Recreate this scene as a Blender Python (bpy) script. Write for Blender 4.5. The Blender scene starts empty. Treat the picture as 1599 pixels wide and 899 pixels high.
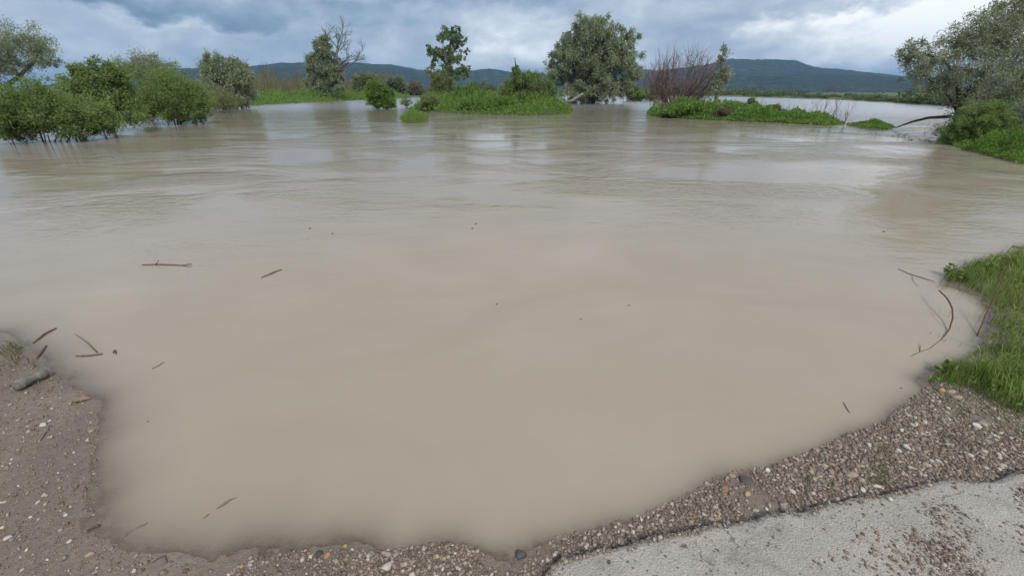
import bpy, math
import numpy as np
from math import radians, sin, cos, pi
from mathutils import Vector

rng = np.random.default_rng(7)
sc = bpy.context.scene
COL = sc.collection

# ------------------------------------------------------------------ camera
FPX, PW, PH = 650.0, 1599.0, 899.0          # focal length in photo pixels
CAMZ = 1.7
PITCH = math.atan((449.5 - 144.0) / FPX)
cam = bpy.data.cameras.new('camera')
cam.sensor_width = 36.0
cam.lens = 36.0 * FPX / PW
cam.clip_start = 0.02
cam.clip_end = 20000
camo = bpy.data.objects.new('camera', cam)
COL.objects.link(camo)
camo.location = (0, 0, CAMZ)
camo.rotation_euler = (pi / 2 - PITCH, 0, 0)
sc.camera = camo

def ray(px, py):
    u = (px - 799.5) / FPX
    v = (449.5 - py) / FPX
    return np.array([u, cos(PITCH) + v * sin(PITCH), -sin(PITCH) + v * cos(PITCH)])
def gp(px, py, z=0.0):                       # point of the level z seen there
    d = ray(px, py); t = (z - CAMZ) / d[2]
    return np.array([d[0] * t, d[1] * t, z])
def wp(px, py, Y):                           # point at forward distance Y
    d = ray(px, py); t = Y / d[1]
    return np.array([d[0] * t, Y, CAMZ + d[2] * t])
def azel(px, py):
    d = ray(px, py)
    return math.atan2(d[0], d[1]), math.atan2(d[2], math.hypot(d[0], d[1]))

# ------------------------------------------------------------------ render set-up
sc.render.engine = 'CYCLES'
sc.cycles.use_denoising = True
sc.cycles.max_bounces = 6
sc.cycles.diffuse_bounces = 3
sc.cycles.glossy_bounces = 3
sc.cycles.transparent_max_bounces = 12
sc.cycles.volume_bounces = 0
sc.cycles.caustics_reflective = False
sc.cycles.caustics_refractive = False
sc.view_settings.view_transform = 'Standard'
sc.view_settings.look = 'None'
sc.view_settings.gamma = 1
sc.view_settings.use_curve_mapping = False
sc.view_settings.exposure = 0.5

# ------------------------------------------------------------------ node helpers
class NT:
    def __init__(s, tree): s.t = tree
    def n(s, typ, **kw):
        nd = s.t.nodes.new(typ)
        for k, v in kw.items():
            if k.startswith('i_'):
                key = k[2:]
                key = int(key) if key.isdigit() else key.replace('_', ' ')
                s.set(nd.inputs[key], v)
            else: setattr(nd, k, v)
        return nd
    def set(s, sock, v):
        if isinstance(v, bpy.types.NodeSocket): s.t.links.new(v, sock)
        else: sock.default_value = v
    def m(s, op, a, b=None, c=None, clamp=False):
        nd = s.n('ShaderNodeMath', operation=op, use_clamp=clamp)
        s.set(nd.inputs[0], a)
        if b is not None: s.set(nd.inputs[1], b)
        if c is not None: s.set(nd.inputs[2], c)
        return nd.outputs[0]
    def mix(s, f, a, b, blend='MIX'):
        nd = s.n('ShaderNodeMix', data_type='RGBA', blend_type=blend)
        s.set(nd.inputs[0], f); s.set(nd.inputs[6], a); s.set(nd.inputs[7], b)
        return nd.outputs[2]
    def noise(s, vec, scale, detail=4, rough=0.55, dist=0.0, col=False):
        nd = s.n('ShaderNodeTexNoise')
        if vec is not None: s.set(nd.inputs['Vector'], vec)
        nd.inputs['Scale'].default_value = scale
        nd.inputs['Detail'].default_value = detail
        nd.inputs['Roughness'].default_value = rough
        nd.inputs['Distortion'].default_value = dist
        return nd.outputs[1 if col else 0]
    def ramp(s, f, stops):
        nd = s.n('ShaderNodeValToRGB')
        cr = nd.color_ramp
        while len(cr.elements) < len(stops): cr.elements.new(0.5)
        for e, (p, c) in zip(cr.elements, stops):
            e.position = p; e.color = tuple(c) + (1,) if len(c) == 3 else c
        s.set(nd.inputs[0], f)
        return nd.outputs[0]
    def smooth(s, x, a, b):
        nd = s.n('ShaderNodeMapRange', interpolation_type='SMOOTHSTEP')
        s.set(nd.inputs[0], x); nd.inputs[1].default_value = a; nd.inputs[2].default_value = b
        return nd.outputs[0]
    def mapping(s, vec, scale=(1, 1, 1), rot=(0, 0, 0), loc=(0, 0, 0)):
        nd = s.n('ShaderNodeMapping')
        s.set(nd.inputs[0], vec); nd.inputs[1].default_value = loc
        nd.inputs[2].default_value = rot; nd.inputs[3].default_value = scale
        return nd.outputs[0]

# ------------------------------------------------------------------ sky (broken overcast)
SUN_EL, SUN_AZ = radians(46), radians(160)      # azimuth from +Y towards +X
world = bpy.data.worlds.new('World'); sc.world = world
world.use_nodes = True
world.node_tree.nodes.clear()
w = NT(world.node_tree)
sky = w.n('ShaderNodeTexSky', sky_type='NISHITA', sun_disc=False, sun_elevation=SUN_EL, sun_rotation=SUN_AZ,
          air_density=1.2, dust_density=1.5, ozone_density=1.5)
tc = w.n('ShaderNodeTexCoord')
sep = w.n('ShaderNodeSeparateXYZ', i_0=tc.outputs['Generated'])
az = w.m('ARCTAN2', sep.outputs[0], sep.outputs[1])
el = w.m('ARCSINE', sep.outputs[2])
def azel_vec(sx, sy, ox=0.0, oy=0.0):
    c = w.n('ShaderNodeCombineXYZ')
    w.set(c.inputs[0], w.m('MULTIPLY_ADD', az, sx, ox)); w.set(c.inputs[1], w.m('MULTIPLY_ADD', el, sy, oy))
    return c.outputs[0]
n_big = w.noise(azel_vec(2.2, 7.5, 3.1, 1.7), 1.0, 5, 0.55, 0.6)
n_mid = w.noise(azel_vec(6.5, 13, 1.0, 4.2), 1.0, 6, 0.58, 0.4)
n_fine = w.noise(azel_vec(22, 40, 1.0, 4.2), 1.0, 5, 0.6, 0.2)
warpn = w.noise(azel_vec(9, 16, 7.0, 2.0), 1.0, 5, 0.6, 0.0, col=True)
wsep = w.n('ShaderNodeSeparateColor', i_0=warpn)
waz = w.m('MULTIPLY_ADD', w.m('SUBTRACT', wsep.outputs[0], 0.5), 0.34, az)
wel = w.m('MULTIPLY_ADD', w.m('SUBTRACT', wsep.outputs[1], 0.5), 0.13, el)
val = w.m('MULTIPLY_ADD', w.m('SUBTRACT', n_big, 0.5), 0.70, 0.56)
val = w.m('MULTIPLY_ADD', w.m('SUBTRACT', n_mid, 0.5), 0.80, val)
val = w.m('MULTIPLY_ADD', w.m('SUBTRACT', n_fine, 0.5), 0.24, val)
# cloud banks where the photograph's sky has them (bearing, height, spread, brightness)
for (px, py, rx, ry, amt) in [
    (120, 2, 360, 22, -0.48), (430, -2, 180, 16, -0.30), (240, 32, 170, 10, 0.26), (680, -6, 150, 16, -0.24),
    (560, 70, 230, 40, -0.06), (790, 86, 90, 20, 0.26), (850, 35, 70, 20, 0.15),
    (1080, 60, 110, 40, -0.08), (1330, 62, 230, 40, 0.26), (1480, 30, 210, 60, 0.34), (1290, 30, 60, 16, 0.16), (1190, 38, 40, 18, 0.22),
    (1250, 100, 190, 14, 0.20), (1345, 42, 50, 14, -0.16), (1255, 12, 120, 10, -0.12), (60, 60, 140, 30, 0.05)]:
    a0, e0 = azel(px, py); a1, _ = azel(px + rx, py); _, e1 = azel(px, py - ry)
    g = w.m('ADD', w.m('POWER', w.m('DIVIDE', w.m('SUBTRACT', waz, a0), abs(a1 - a0)), 2.0),
            w.m('POWER', w.m('DIVIDE', w.m('SUBTRACT', wel, e0), abs(e1 - e0)), 2.0))
    g = w.m('POWER', 2.718, w.m('MULTIPLY', g, -0.8))
    val = w.m('MULTIPLY_ADD', g, amt, val)
K = 10.0
ramp = w.ramp(val, [(0.05, (0.110, 0.165, 0.250)), (0.32, (0.235, 0.300, 0.390)), (0.55, (0.390, 0.445, 0.525)),
                    (0.76, (0.63, 0.67, 0.71)), (0.95, (0.98, 0.985, 0.98))])
cloud = w.n('ShaderNodeVectorMath', operation='SCALE')
w.set(cloud.inputs[0], ramp); cloud.inputs[3].default_value = K
skymix = w.mix(0.93, sky.outputs[0], cloud.outputs[0])
bg = w.n('ShaderNodeBackground', i_0=skymix, i_1=1.0 / K)
wo = w.n('ShaderNodeOutputWorld', i_0=bg.outputs[0])

sun = bpy.data.lights.new('sun', 'SUN'); sun.energy = 2.2; sun.angle = radians(12); sun.color = (1, 0.93, 0.83)
suno = bpy.data.objects.new('sun', sun); COL.objects.link(suno)
sd = Vector((sin(SUN_AZ) * cos(SUN_EL), cos(SUN_AZ) * cos(SUN_EL), sin(SUN_EL)))
suno.rotation_euler = sd.to_track_quat('Z', 'Y').to_euler(); suno.location = (0, -20, 40)

# ------------------------------------------------------------------ noise in numpy
def _hash(ix, iy, seed):
    h = (ix.astype(np.int64) * 374761393 + iy.astype(np.int64) * 668265263 + seed * 1442695041) & 0x7fffffff
    h = (h ^ (h >> 13)) * 1274126177 & 0x7fffffff
    h = h ^ (h >> 16)
    return (h & 0xffffff) / float(0xffffff)
def vnoise(x, y, seed=0):
    ix = np.floor(x); iy = np.floor(y); fx = x - ix; fy = y - iy
    fx = fx * fx * (3 - 2 * fx); fy = fy * fy * (3 - 2 * fy)
    a = _hash(ix, iy, seed); b = _hash(ix + 1, iy, seed); c = _hash(ix, iy + 1, seed); d = _hash(ix + 1, iy + 1, seed)
    return (a * (1 - fx) + b * fx) * (1 - fy) + (c * (1 - fx) + d * fx) * fy
def fbm(x, y, oct=4, seed=0):
    s = 0; a = 0.5
    for i in range(oct):
        s = s + a * (vnoise(x * 2 ** i, y * 2 ** i, seed + i * 17) - 0.5); a *= 0.5
    return s * 2
def sstep(a, b, x):
    t = np.clip((x - a) / (b - a), 0, 1); return t * t * (3 - 2 * t)

# ------------------------------------------------------------------ mesh helpers
def mesh(name, V, F, mat, parent=None, smooth=False, attrs=None):
    V = np.asarray(V, np.float32); F = np.asarray(F, np.int32)
    me = bpy.data.meshes.new(name)
    nv, nf, k = len(V), len(F), F.shape[1]
    me.vertices.add(nv); me.vertices.foreach_set('co', V.ravel())
    me.loops.add(nf * k); me.loops.foreach_set('vertex_index', F.ravel())
    me.polygons.add(nf); me.polygons.foreach_set('loop_start', np.arange(0, nf * k, k, dtype=np.int32))
    if smooth: me.polygons.foreach_set('use_smooth', np.ones(nf, bool))
    for an, av in (attrs or {}).items():
        a = me.attributes.new(an, 'FLOAT', 'POINT'); a.data.foreach_set('value', np.asarray(av, np.float32))
    me.update(calc_edges=True)
    me.materials.append(mat)
    o = bpy.data.objects.new(name, me); COL.objects.link(o)
    if parent is not None:
        o.parent = parent
        o.matrix_parent_inverse = parent.matrix_basis.inverted() if False else o.matrix_parent_inverse
    return o
def tag(o, label=None, cat=None, group=None, kind=None):
    for k, v in (('label', label), ('category', cat), ('group', group), ('kind', kind)):
        if v: o[k] = v
    return o
def empty(name, loc, label, cat, group=None):
    e = bpy.data.objects.new(name, None); COL.objects.link(e); e.location = loc
    e.empty_display_size = 0.1
    return tag(e, label, cat, group)

class Tubes:                                   # tapered tubes gathered into one mesh
    def __init__(s): s.V = []; s.F = []; s.n = 0
    def add(s, pts, rad, sides=6):
        pts = np.asarray(pts, float); rad = np.broadcast_to(np.asarray(rad, float), (len(pts),))
        tg = np.gradient(pts, axis=0); tg /= np.linalg.norm(tg, axis=1)[:, None] + 1e-9
        ref = np.array([0.31, 0.17, 0.93]) if abs(tg[0][2]) < 0.9 else np.array([0.9, 0.3, 0.1])
        a = np.cross(tg, ref); a /= np.linalg.norm(a, axis=1)[:, None] + 1e-9
        b = np.cross(tg, a)
        th = np.arange(sides) * 2 * pi / sides
        ring = pts[:, None] + rad[:, None, None] * (np.cos(th)[None, :, None] * a[:, None] + np.sin(th)[None, :, None] * b[:, None])
        n = len(pts)
        V = np.concatenate([ring.reshape(-1, 3), pts[:1], pts[-1:]])
        i = np.arange(n - 1)[:, None] * sides; j = np.arange(sides)[None]; j2 = (j + 1) % sides
        q = np.stack([i + j, i + j2, i + sides + j2, i + sides + j], -1).reshape(-1, 4)
        jj = np.arange(sides); jj2 = (jj + 1) % sides
        c0 = np.stack([jj2, jj, np.full(sides, n * sides), np.full(sides, n * sides)], -1)
        base = (n - 1) * sides
        c1 = np.stack([base + jj, base + jj2, np.full(sides, n * sides + 1), np.full(sides, n * sides + 1)], -1)
        T = np.concatenate([np.concatenate([q[:, :3], q[:, [0, 2, 3]]]), c0[:, :3], c1[:, :3]])
        s.V.append(V); s.F.append(T + s.n); s.n += len(V)
    def build(s, name, mat, parent=None, origin=(0, 0, 0), smooth=True):
        V = np.concatenate(s.V) - np.asarray(origin)
        return mesh(name, V, np.concatenate(s.F), mat, parent, smooth)

def unit(v): return v / (np.linalg.norm(v, axis=-1, keepdims=True) + 1e-9)
def leaf_quads(P, D, L, W, r):
    n = len(P)
    side = unit(np.cross(D, unit(r.normal(size=(n, 3)))))
    nrm = np.cross(side, D)
    L = np.asarray(L)[:, None]; W = np.asarray(W)[:, None]
    a = P; t = P + D * L - nrm * L * 0.10
    m = P + D * L * 0.45 + nrm * L * 0.06
    V = np.stack([a, m + side * W * 0.5, t, m - side * W * 0.5], 1).reshape(-1, 3)
    F = np.arange(4 * n).reshape(n, 4)
    return V, F

# ------------------------------------------------------------------ materials
def new_mat(name):
    m = bpy.data.materials.new(name); m.use_nodes = True; m.node_tree.nodes.clear()
    t = NT(m.node_tree); out = t.n('ShaderNodeOutputMaterial')
    return m, t, out
def bsdf(t, out, col, rough=0.8, bump=None, strength=0.4, dist=0.01, spec=0.3):
    b = t.n('ShaderNodeBsdfPrincipled')
    t.set(b.inputs['Base Color'], col); t.set(b.inputs['Roughness'], rough)
    b.inputs['Specular IOR Level'].default_value = spec
    if bump is not None:
        bn = t.n('ShaderNodeBump'); bn.inputs['Strength'].default_value = strength; bn.inputs['Distance'].default_value = dist
        t.set(bn.inputs['Height'], bump); t.set(b.inputs['Normal'], bn.outputs[0])
    t.set(out.inputs[0], b.outputs[0]); return b
def leaf_mat(name, c0, c1, c2, transl=0.48, patch=0.35):
    m, t, out = new_mat(name)
    g = t.n('ShaderNodeNewGeometry')
    rnd = g.outputs['Random Per Island']
    c = t.ramp(rnd, [(0.0, c0), (0.5, c1), (1.0, c2)])
    p = t.noise(g.outputs['Position'], patch, 3)
    c = t.mix(t.smooth(p, 0.35, 0.7), c, t.mix(0.6, c, c2 + (1,)))
    d = t.n('ShaderNodeBsdfPrincipled'); t.set(d.inputs['Base Color'], c); d.inputs['Roughness'].default_value = 0.55
    d.inputs['Specular IOR Level'].default_value = 0.35
    tr = t.n('ShaderNodeBsdfTranslucent'); t.set(tr.inputs[0], t.mix(1.0, c, (1.15, 1.25, 0.75, 1), 'MULTIPLY'))
    mx = t.n('ShaderNodeMixShader', i_0=transl); t.set(mx.inputs[1], d.outputs[0]); t.set(mx.inputs[2], tr.outputs[0])
    t.set(out.inputs[0], mx.outputs[0]); return m
def wood_mat(name, c0, c1, scale=9.0):
    m, t, out = new_mat(name)
    tcx = t.n('ShaderNodeTexCoord')
    n1 = t.noise(t.mapping(tcx.outputs['Object'], (1, 1, 0.25)), scale, 6, 0.65)
    c = t.ramp(n1, [(0.3, c0), (0.7, c1)])
    bsdf(t, out, c, 0.9, n1, 0.6, 0.02, 0.2); return m

M = {}
M['willow'] = leaf_mat('willow_leaf', (0.165, 0.21, 0.13), (0.245, 0.295, 0.19), (0.36, 0.4, 0.29))
M['bush'] = leaf_mat('bush_leaf', (0.118, 0.175, 0.055), (0.178, 0.25, 0.082), (0.255, 0.335, 0.125))
M['nettle'] = leaf_mat('nettle_leaf', (0.095, 0.165, 0.03), (0.14, 0.24, 0.042), (0.2, 0.31, 0.07))
M['poplar'] = leaf_mat('poplar_leaf', (0.1, 0.15, 0.055), (0.15, 0.212, 0.082), (0.21, 0.275, 0.118))
M['grey_leaf'] = leaf_mat('grey_leaf', (0.18, 0.205, 0.155), (0.255, 0.285, 0.22), (0.36, 0.385, 0.31))
M['olive'] = leaf_mat('olive_leaf', (0.12, 0.145, 0.056), (0.175, 0.205, 0.085), (0.24, 0.265, 0.12))
M['fargreen'] = leaf_mat('far_leaf', (0.065, 0.095, 0.036), (0.095, 0.13, 0.05), (0.14, 0.175, 0.072), 0.2, 0.05)
M['reed'] = leaf_mat('reed_leaf', (0.150, 0.115, 0.075), (0.200, 0.155, 0.105), (0.150, 0.160, 0.070), 0.3)
M['grass'] = leaf_mat('grass_leaf', (0.105, 0.16, 0.028), (0.16, 0.235, 0.046), (0.26, 0.32, 0.1), 0.35, 3.0)
M['drygrass'] = leaf_mat('sprout_leaf', (0.085, 0.105, 0.035), (0.120, 0.145, 0.050), (0.210, 0.190, 0.110), 0.3, 3.0)
M['bark'] = wood_mat('grey_bark', (0.055, 0.048, 0.040), (0.150, 0.135, 0.115))
M['dark_bark'] = wood_mat('dark_bark', (0.030, 0.026, 0.022), (0.085, 0.075, 0.062))
M['dead'] = wood_mat('dead_wood', (0.140, 0.122, 0.100), (0.300, 0.270, 0.235))
M['redtwig'] = wood_mat('red_twig', (0.105, 0.068, 0.060), (0.230, 0.150, 0.128))
M['stick'] = wood_mat('wet_stick', (0.075, 0.055, 0.042), (0.165, 0.125, 0.095), 40)
M['silted'] = wood_mat('silted_wood', (0.130, 0.108, 0.084), (0.215, 0.180, 0.142), 60)
M['redstem'] = wood_mat('red_stem', (0.100, 0.045, 0.035), (0.170, 0.085, 0.060), 40)

# ground: grey-brown mud, gravelly soil on the right
def make_ground_mat():
    m, t, out = new_mat('muddy_ground')
    g = t.n('ShaderNodeNewGeometry'); P = g.outputs['Position']
    s = t.n('ShaderNodeSeparateXYZ', i_0=P)
    n1 = t.noise(P, 1.6, 6, 0.62); n2 = t.noise(P, 26, 5, 0.65); n3 = t.noise(P, 110, 4, 0.7)
    c = t.ramp(n1, [(0.30, (0.180, 0.136, 0.106)), (0.55, (0.250, 0.196, 0.156)), (0.78, (0.310, 0.256, 0.206))])
    c = t.mix(t.smooth(n2, 0.35, 0.75), t.mix(0.4, c, (0.115, 0.090, 0.075, 1)), c)
    vo = t.n('ShaderNodeTexVoronoi', feature='F1'); t.set(vo.inputs['Vector'], P); vo.inputs['Scale'].default_value = 95
    peb = t.n('ShaderNodeSeparateColor', i_0=vo.outputs['Color'])
    grit = t.m('MULTIPLY', t.smooth(peb.outputs[0], 0.80, 0.86), t.smooth(vo.outputs['Distance'], 0.42, 0.30))
    c = t.mix(t.m('MULTIPLY', grit, 0.75), c, t.ramp(peb.outputs[1], [(0.0, (0.17, 0.13, 0.11)), (0.6, (0.28, 0.24, 0.20)), (1.0, (0.50, 0.47, 0.42))]))
    # green sward on land farther away than the bank
    far = t.smooth(t.m('ADD', s.outputs[1], t.m('MULTIPLY', s.outputs[0], 0.0)), 8.0, 14.0)
    c = t.mix(far, c, t.ramp(n1, [(0.3, (0.060, 0.105, 0.026)), (0.7, (0.105, 0.135, 0.045))]))
    # soaked rim: water darkens and smooths the soil just above the waterline
    wet = t.smooth(t.m('ADD', s.outputs[2], t.m('MULTIPLY', n2, 0.008)), 0.030, 0.004)
    c = t.mix(t.m('MULTIPLY', wet, 0.12), c, (0.075, 0.060, 0.050, 1))
    rough = t.m('MULTIPLY_ADD', wet, -0.38, 0.92)
    h = t.m('ADD', t.m('MULTIPLY', n2, 1.0), t.m('ADD', t.m('MULTIPLY', n3, 0.5), t.m('MULTIPLY', grit, 0.8)))
    bsdf(t, out, c, rough, h, 1.0, 0.012, 0.4); return m
M['ground'] = make_ground_mat()

def make_water_mat():
    m, t, out = new_mat('silty_water')
    g = t.n('ShaderNodeNewGeometry'); P = g.outputs['Position']
    at = t.n('ShaderNodeAttribute', attribute_name='depth', attribute_type='GEOMETRY')
    s = t.n('ShaderNodeSeparateXYZ', i_0=P)
    # ripples: long-crested across the view, patches of wind
    dist = t.m('SQRT', t.m('ADD', t.m('POWER', s.outputs[0], 2.0), t.m('POWER', s.outputs[1], 2.0)))
    wind = t.smooth(t.noise(t.mapping(P, (0.24, 0.42, 1), (0, 0, -0.25)), 1.0, 4, 0.55, 0.6), 0.38, 0.66)
    r1 = t.noise(t.mapping(P, (1.5, 3.4, 1), (0, 0, radians(-12))), 1.0, 4, 0.55, 0.9)
    r1 = t.m('SUBTRACT', 1.0, t.m('ABSOLUTE', t.m('MULTIPLY_ADD', r1, 4.0, -2.0)))
    r2 = t.noise(t.mapping(P, (6.0, 13.0, 1), (0, 0, radians(9))), 1.0, 4, 0.55, 0.6)
    r3 = t.noise(t.mapping(P, (0.16, 0.5, 1), (0, 0, radians(-5))), 1.0, 4, 0.5, 0.6)
    near = t.smooth(s.outputs[1], 2.6, 8.0)
    amp = t.m('MULTIPLY_ADD', near, 0.74, 0.22)
    amp = t.m('MULTIPLY', amp, t.m('MULTIPLY_ADD', wind, 1.05, 0.10))
    f1 = t.smooth(dist, 90.0, 25.0); f2 = t.smooth(dist, 42.0, 9.0)
    h = t.m('ADD', t.m('MULTIPLY', t.m('MULTIPLY', r1, f1), 0.018), t.m('ADD', t.m('MULTIPLY', t.m('MULTIPLY', r2, f2), 0.036), t.m('MULTIPLY', r3, 0.032)))
    h = t.m('MULTIPLY', h, amp)
    bn = t.n('ShaderNodeBump'); bn.inputs['Strength'].default_value = 1.0; bn.inputs['Distance'].default_value = 0.42
    t.set(bn.inputs['Height'], h)
    silt = t.noise(t.mapping(P, (0.35, 0.7, 1), (0, 0, 0.3)), 1.0, 5, 0.6, 1.2)
    c = t.ramp(silt, [(0.30, (0.318, 0.270, 0.208)), (0.50, (0.338, 0.288, 0.226)), (0.72, (0.356, 0.304, 0.246))])
    df = t.n('ShaderNodeBsdfDiffuse'); t.set(df.inputs[0], c)
    tr = t.n('ShaderNodeBsdfTransparent'); tr.inputs[0].default_value = (0.97, 0.95, 0.92, 1)
    body = t.m('SUBTRACT', 1.0, t.m('POWER', 2.718, t.m('MULTIPLY', at.outputs['Fac'], -260.0)))
    mx = t.n('ShaderNodeMixShader', i_0=body); t.set(mx.inputs[1], tr.outputs[0]); t.set(mx.inputs[2], df.outputs[0])
    fr = t.n('ShaderNodeFresnel'); fr.inputs[0].default_value = 1.333; t.set(fr.inputs[1], bn.outputs[0])
    gl = t.n('ShaderNodeBsdfGlossy'); t.set(gl.inputs['Roughness'], t.m('ADD', t.m('MULTIPLY_ADD', t.smooth(dist, 8.0, 60.0), 0.07, 0.03), t.m('MULTIPLY', t.smooth(dist, 30.0, 70.0), 0.14))); t.set(gl.inputs['Normal'], bn.outputs[0])
    m2 = t.n('ShaderNodeMixShader', i_0=fr.outputs[0]); t.set(m2.inputs[1], mx.outputs[0]); t.set(m2.inputs[2], gl.outputs[0])
    t.set(out.inputs[0], m2.outputs[0]); return m
M['water'] = make_water_mat()

def make_asphalt_mat():
    m, t, out = new_mat('worn_asphalt')
    g = t.n('ShaderNodeNewGeometry'); P = g.outputs['Position']
    n1 = t.noise(P, 2.3, 5, 0.6); n2 = t.noise(P, 60, 4, 0.7); n3 = t.noise(P, 240, 3, 0.7)
    vo = t.n('ShaderNodeTexVoronoi', feature='F1'); t.set(vo.inputs['Vector'], P); vo.inputs['Scale'].default_value = 120
    sc_ = t.n('ShaderNodeSeparateColor', i_0=vo.outputs['Color'])
    c = t.ramp(n1, [(0.3, (0.335, 0.308, 0.270)), (0.6, (0.415, 0.384, 0.338)), (0.8, (0.475, 0.44, 0.39))])
    c = t.mix(t.m('MULTIPLY', t.smooth(vo.outputs['Distance'], 0.45, 0.25), 0.55), c,
              t.ramp(sc_.outputs[0], [(0.0, (0.12, 0.115, 0.11)), (0.35, (0.30, 0.29, 0.28)), (0.75, (0.40, 0.38, 0.36)), (1.0, (0.66, 0.64, 0.60))]))
    c = t.mix(t.smooth(n2, 0.60, 0.78), c, (0.14, 0.13, 0.12, 1))
    n4 = t.noise(P, 5.5, 6, 0.7, 0.6)
    c = t.mix(t.m('MULTIPLY', t.smooth(n4, 0.50, 0.68), 0.55), c, (0.225, 0.185, 0.150, 1))
    wv = t.n('ShaderNodeVectorMath', operation='ADD'); t.set(wv.inputs[0], P); t.set(wv.inputs[1], t.mapping(t.noise(P, 9.0, 4, 0.6, 0.0, col=True), (0.16, 0.16, 0.16)))
    ve = t.n('ShaderNodeTexVoronoi', feature='DISTANCE_TO_EDGE'); t.set(ve.inputs['Vector'], wv.outputs[0]); ve.inputs['Scale'].default_value = 2.1
    crack = t.m('MULTIPLY', t.smooth(ve.outputs['Distance'], 0.012, 0.002), t.smooth(n1, 0.44, 0.56))
    c = t.mix(t.m('MULTIPLY', crack, 0.8), c, (0.10, 0.085, 0.07, 1))
    h = t.m('ADD', t.m('MULTIPLY', t.m('SUBTRACT', 0.6, vo.outputs['Distance']), 1.0), t.m('ADD', t.m('MULTIPLY', n2, 1.2), t.m('ADD', t.m('MULTIPLY', n3, 0.5), t.m('MULTIPLY', crack, -1.5))))
    bsdf(t, out, c, 0.93, h, 0.6, 0.006, 0.2); return m
M['asphalt'] = make_asphalt_mat()

def stone_mat(name, stops, rough=0.85):
    m, t, out = new_mat(name)
    g = t.n('ShaderNodeNewGeometry'); oi = t.n('ShaderNodeObjectInfo')
    r = t.m('FRACT', t.m('ADD', g.outputs['Random Per Island'], oi.outputs['Random']))
    c = t.ramp(r, stops)
    n = t.noise(g.outputs['Position'], 70, 5, 0.65)
    c = t.mix(t.smooth(n, 0.35, 0.75), t.mix(0.35, c, (0.10, 0.085, 0.07, 1)), c)
    bsdf(t, out, c, rough, n, 0.5, 0.004, 0.3); return m
M['gravel'] = stone_mat('gravel_stone', [(0.0, (0.110, 0.082, 0.065)), (0.25, (0.205, 0.152, 0.120)), (0.60, (0.275, 0.214, 0.172)),
                                         (0.82, (0.345, 0.286, 0.238)), (0.94, (0.45, 0.39, 0.33)), (1.0, (0.62, 0.56, 0.48))])
M['pale'] = stone_mat('pale_stone', [(0, (0.44, 0.40, 0.35)), (1, (0.62, 0.59, 0.54))])
M['tan'] = stone_mat('tan_stone', [(0, (0.32, 0.25, 0.18)), (1, (0.45, 0.36, 0.27))])
M['ochre'] = stone_mat('ochre_stone', [(0, (0.42, 0.28, 0.11)), (1, (0.52, 0.37, 0.17))])
M['rust'] = stone_mat('rust_stone', [(0, (0.30, 0.15, 0.085)), (1, (0.36, 0.20, 0.12))])
M['dark'] = stone_mat('dark_stone', [(0, (0.050, 0.050, 0.054)), (1, (0.085, 0.085, 0.09))], 0.6)
M['grey'] = stone_mat('grey_stone', [(0, (0.22, 0.195, 0.17)), (1, (0.34, 0.31, 0.275))])

# ------------------------------------------------------------------ lie of the land
def dens(pts, step, jit, seed):
    r = np.random.default_rng(seed); pts = np.asarray(pts, float); out = []
    for a, b in zip(pts[:-1], pts[1:]):
        n = max(1, int(np.linalg.norm(b - a) / step))
        for k in range(n):
            q = a + (b - a) * k / n
            out.append(q + r.normal(size=2) * jit * (k > 0))
    out.append(pts[-1]); return np.array(out)
def px_poly(lst): return np.array([gp(x, y)[:2] for x, y in lst])
shore_px = [(0, 522), (38, 545), (72, 566), (84, 588), (118, 603), (152, 622), (150, 650), (160, 676), (140, 712), (148, 742),
            (156, 775), (150, 806), (172, 838), (206, 858), (262, 873), (320, 884), (365, 872), (420, 862), (470, 866), (520, 852), (575, 856),
            (618, 872), (668, 858), (712, 852), (770, 868), (835, 852), (920, 836), (1000, 812), (1078, 778), (1128, 746),
            (1198, 738), (1262, 714), (1322, 684), (1384, 666), (1408, 640), (1446, 614), (1438, 594), (1476, 572), (1522, 552),
            (1540, 520), (1548, 490), (1536, 466), (1505, 452), (1478, 446), (1484, 430), (1520, 412), (1568, 400), (1599, 385)]
near_land = np.concatenate([px_poly(shore_px), [[9.5, 5.6], [40, 4.2], [40, -30], [-40, -30], [-40, 1.6], [-7.5, 3.1]]])
islands = {
    'centre': px_poly([(645, 173), (690, 176.5), (760, 179), (830, 180.5), (888, 179.5), (893, 174), (880, 166), (770, 162), (660, 164)]),
    'islet': px_poly([(626, 191), (645, 193.5), (664, 191.5), (668, 187.5), (648, 185), (630, 187)]),
    'right': px_poly([(1012, 181), (1060, 185), (1120, 188), (1200, 191), (1290, 196), (1312, 194), (1302, 188), (1200, 181), (1100, 175.5), (1035, 175)]),
    'patch': px_poly([(1328, 196), (1356, 200), (1386, 202), (1388, 197), (1345, 192.5)]),
    'right_bank': np.concatenate([px_poly([(1466, 219), (1485, 226), (1515, 236), (1560, 247), (1599, 257)]), [[17, 11.0], [45, 13], [45, 30], [24, 24]], px_poly([(1482, 206)])]),
}
for _k in ('centre', 'right', 'patch', 'islet'):
    _p = islands[_k]; _s = {'centre': 0.7, 'right': 0.5, 'patch': 0.3, 'islet': 0.25}[_k]
    islands[_k] = dens(np.concatenate([_p, _p[:1]]), _s, _s * 0.28, 9)[:-1]
far_px = [(-60, 190), (150, 172), (380, 166), (470, 160.5), (560, 156), (640, 152.5), (760, 151), (900, 150.5), (1000, 150.2), (1140, 151.2), (1300, 156), (1450, 164), (1660, 174)]
far_land = np.concatenate([px_poly(far_px), [[600, 60], [6000, 400], [9000, 9000], [-9000, 9000], [-6000, 400], [-200, 40]]])

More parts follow.
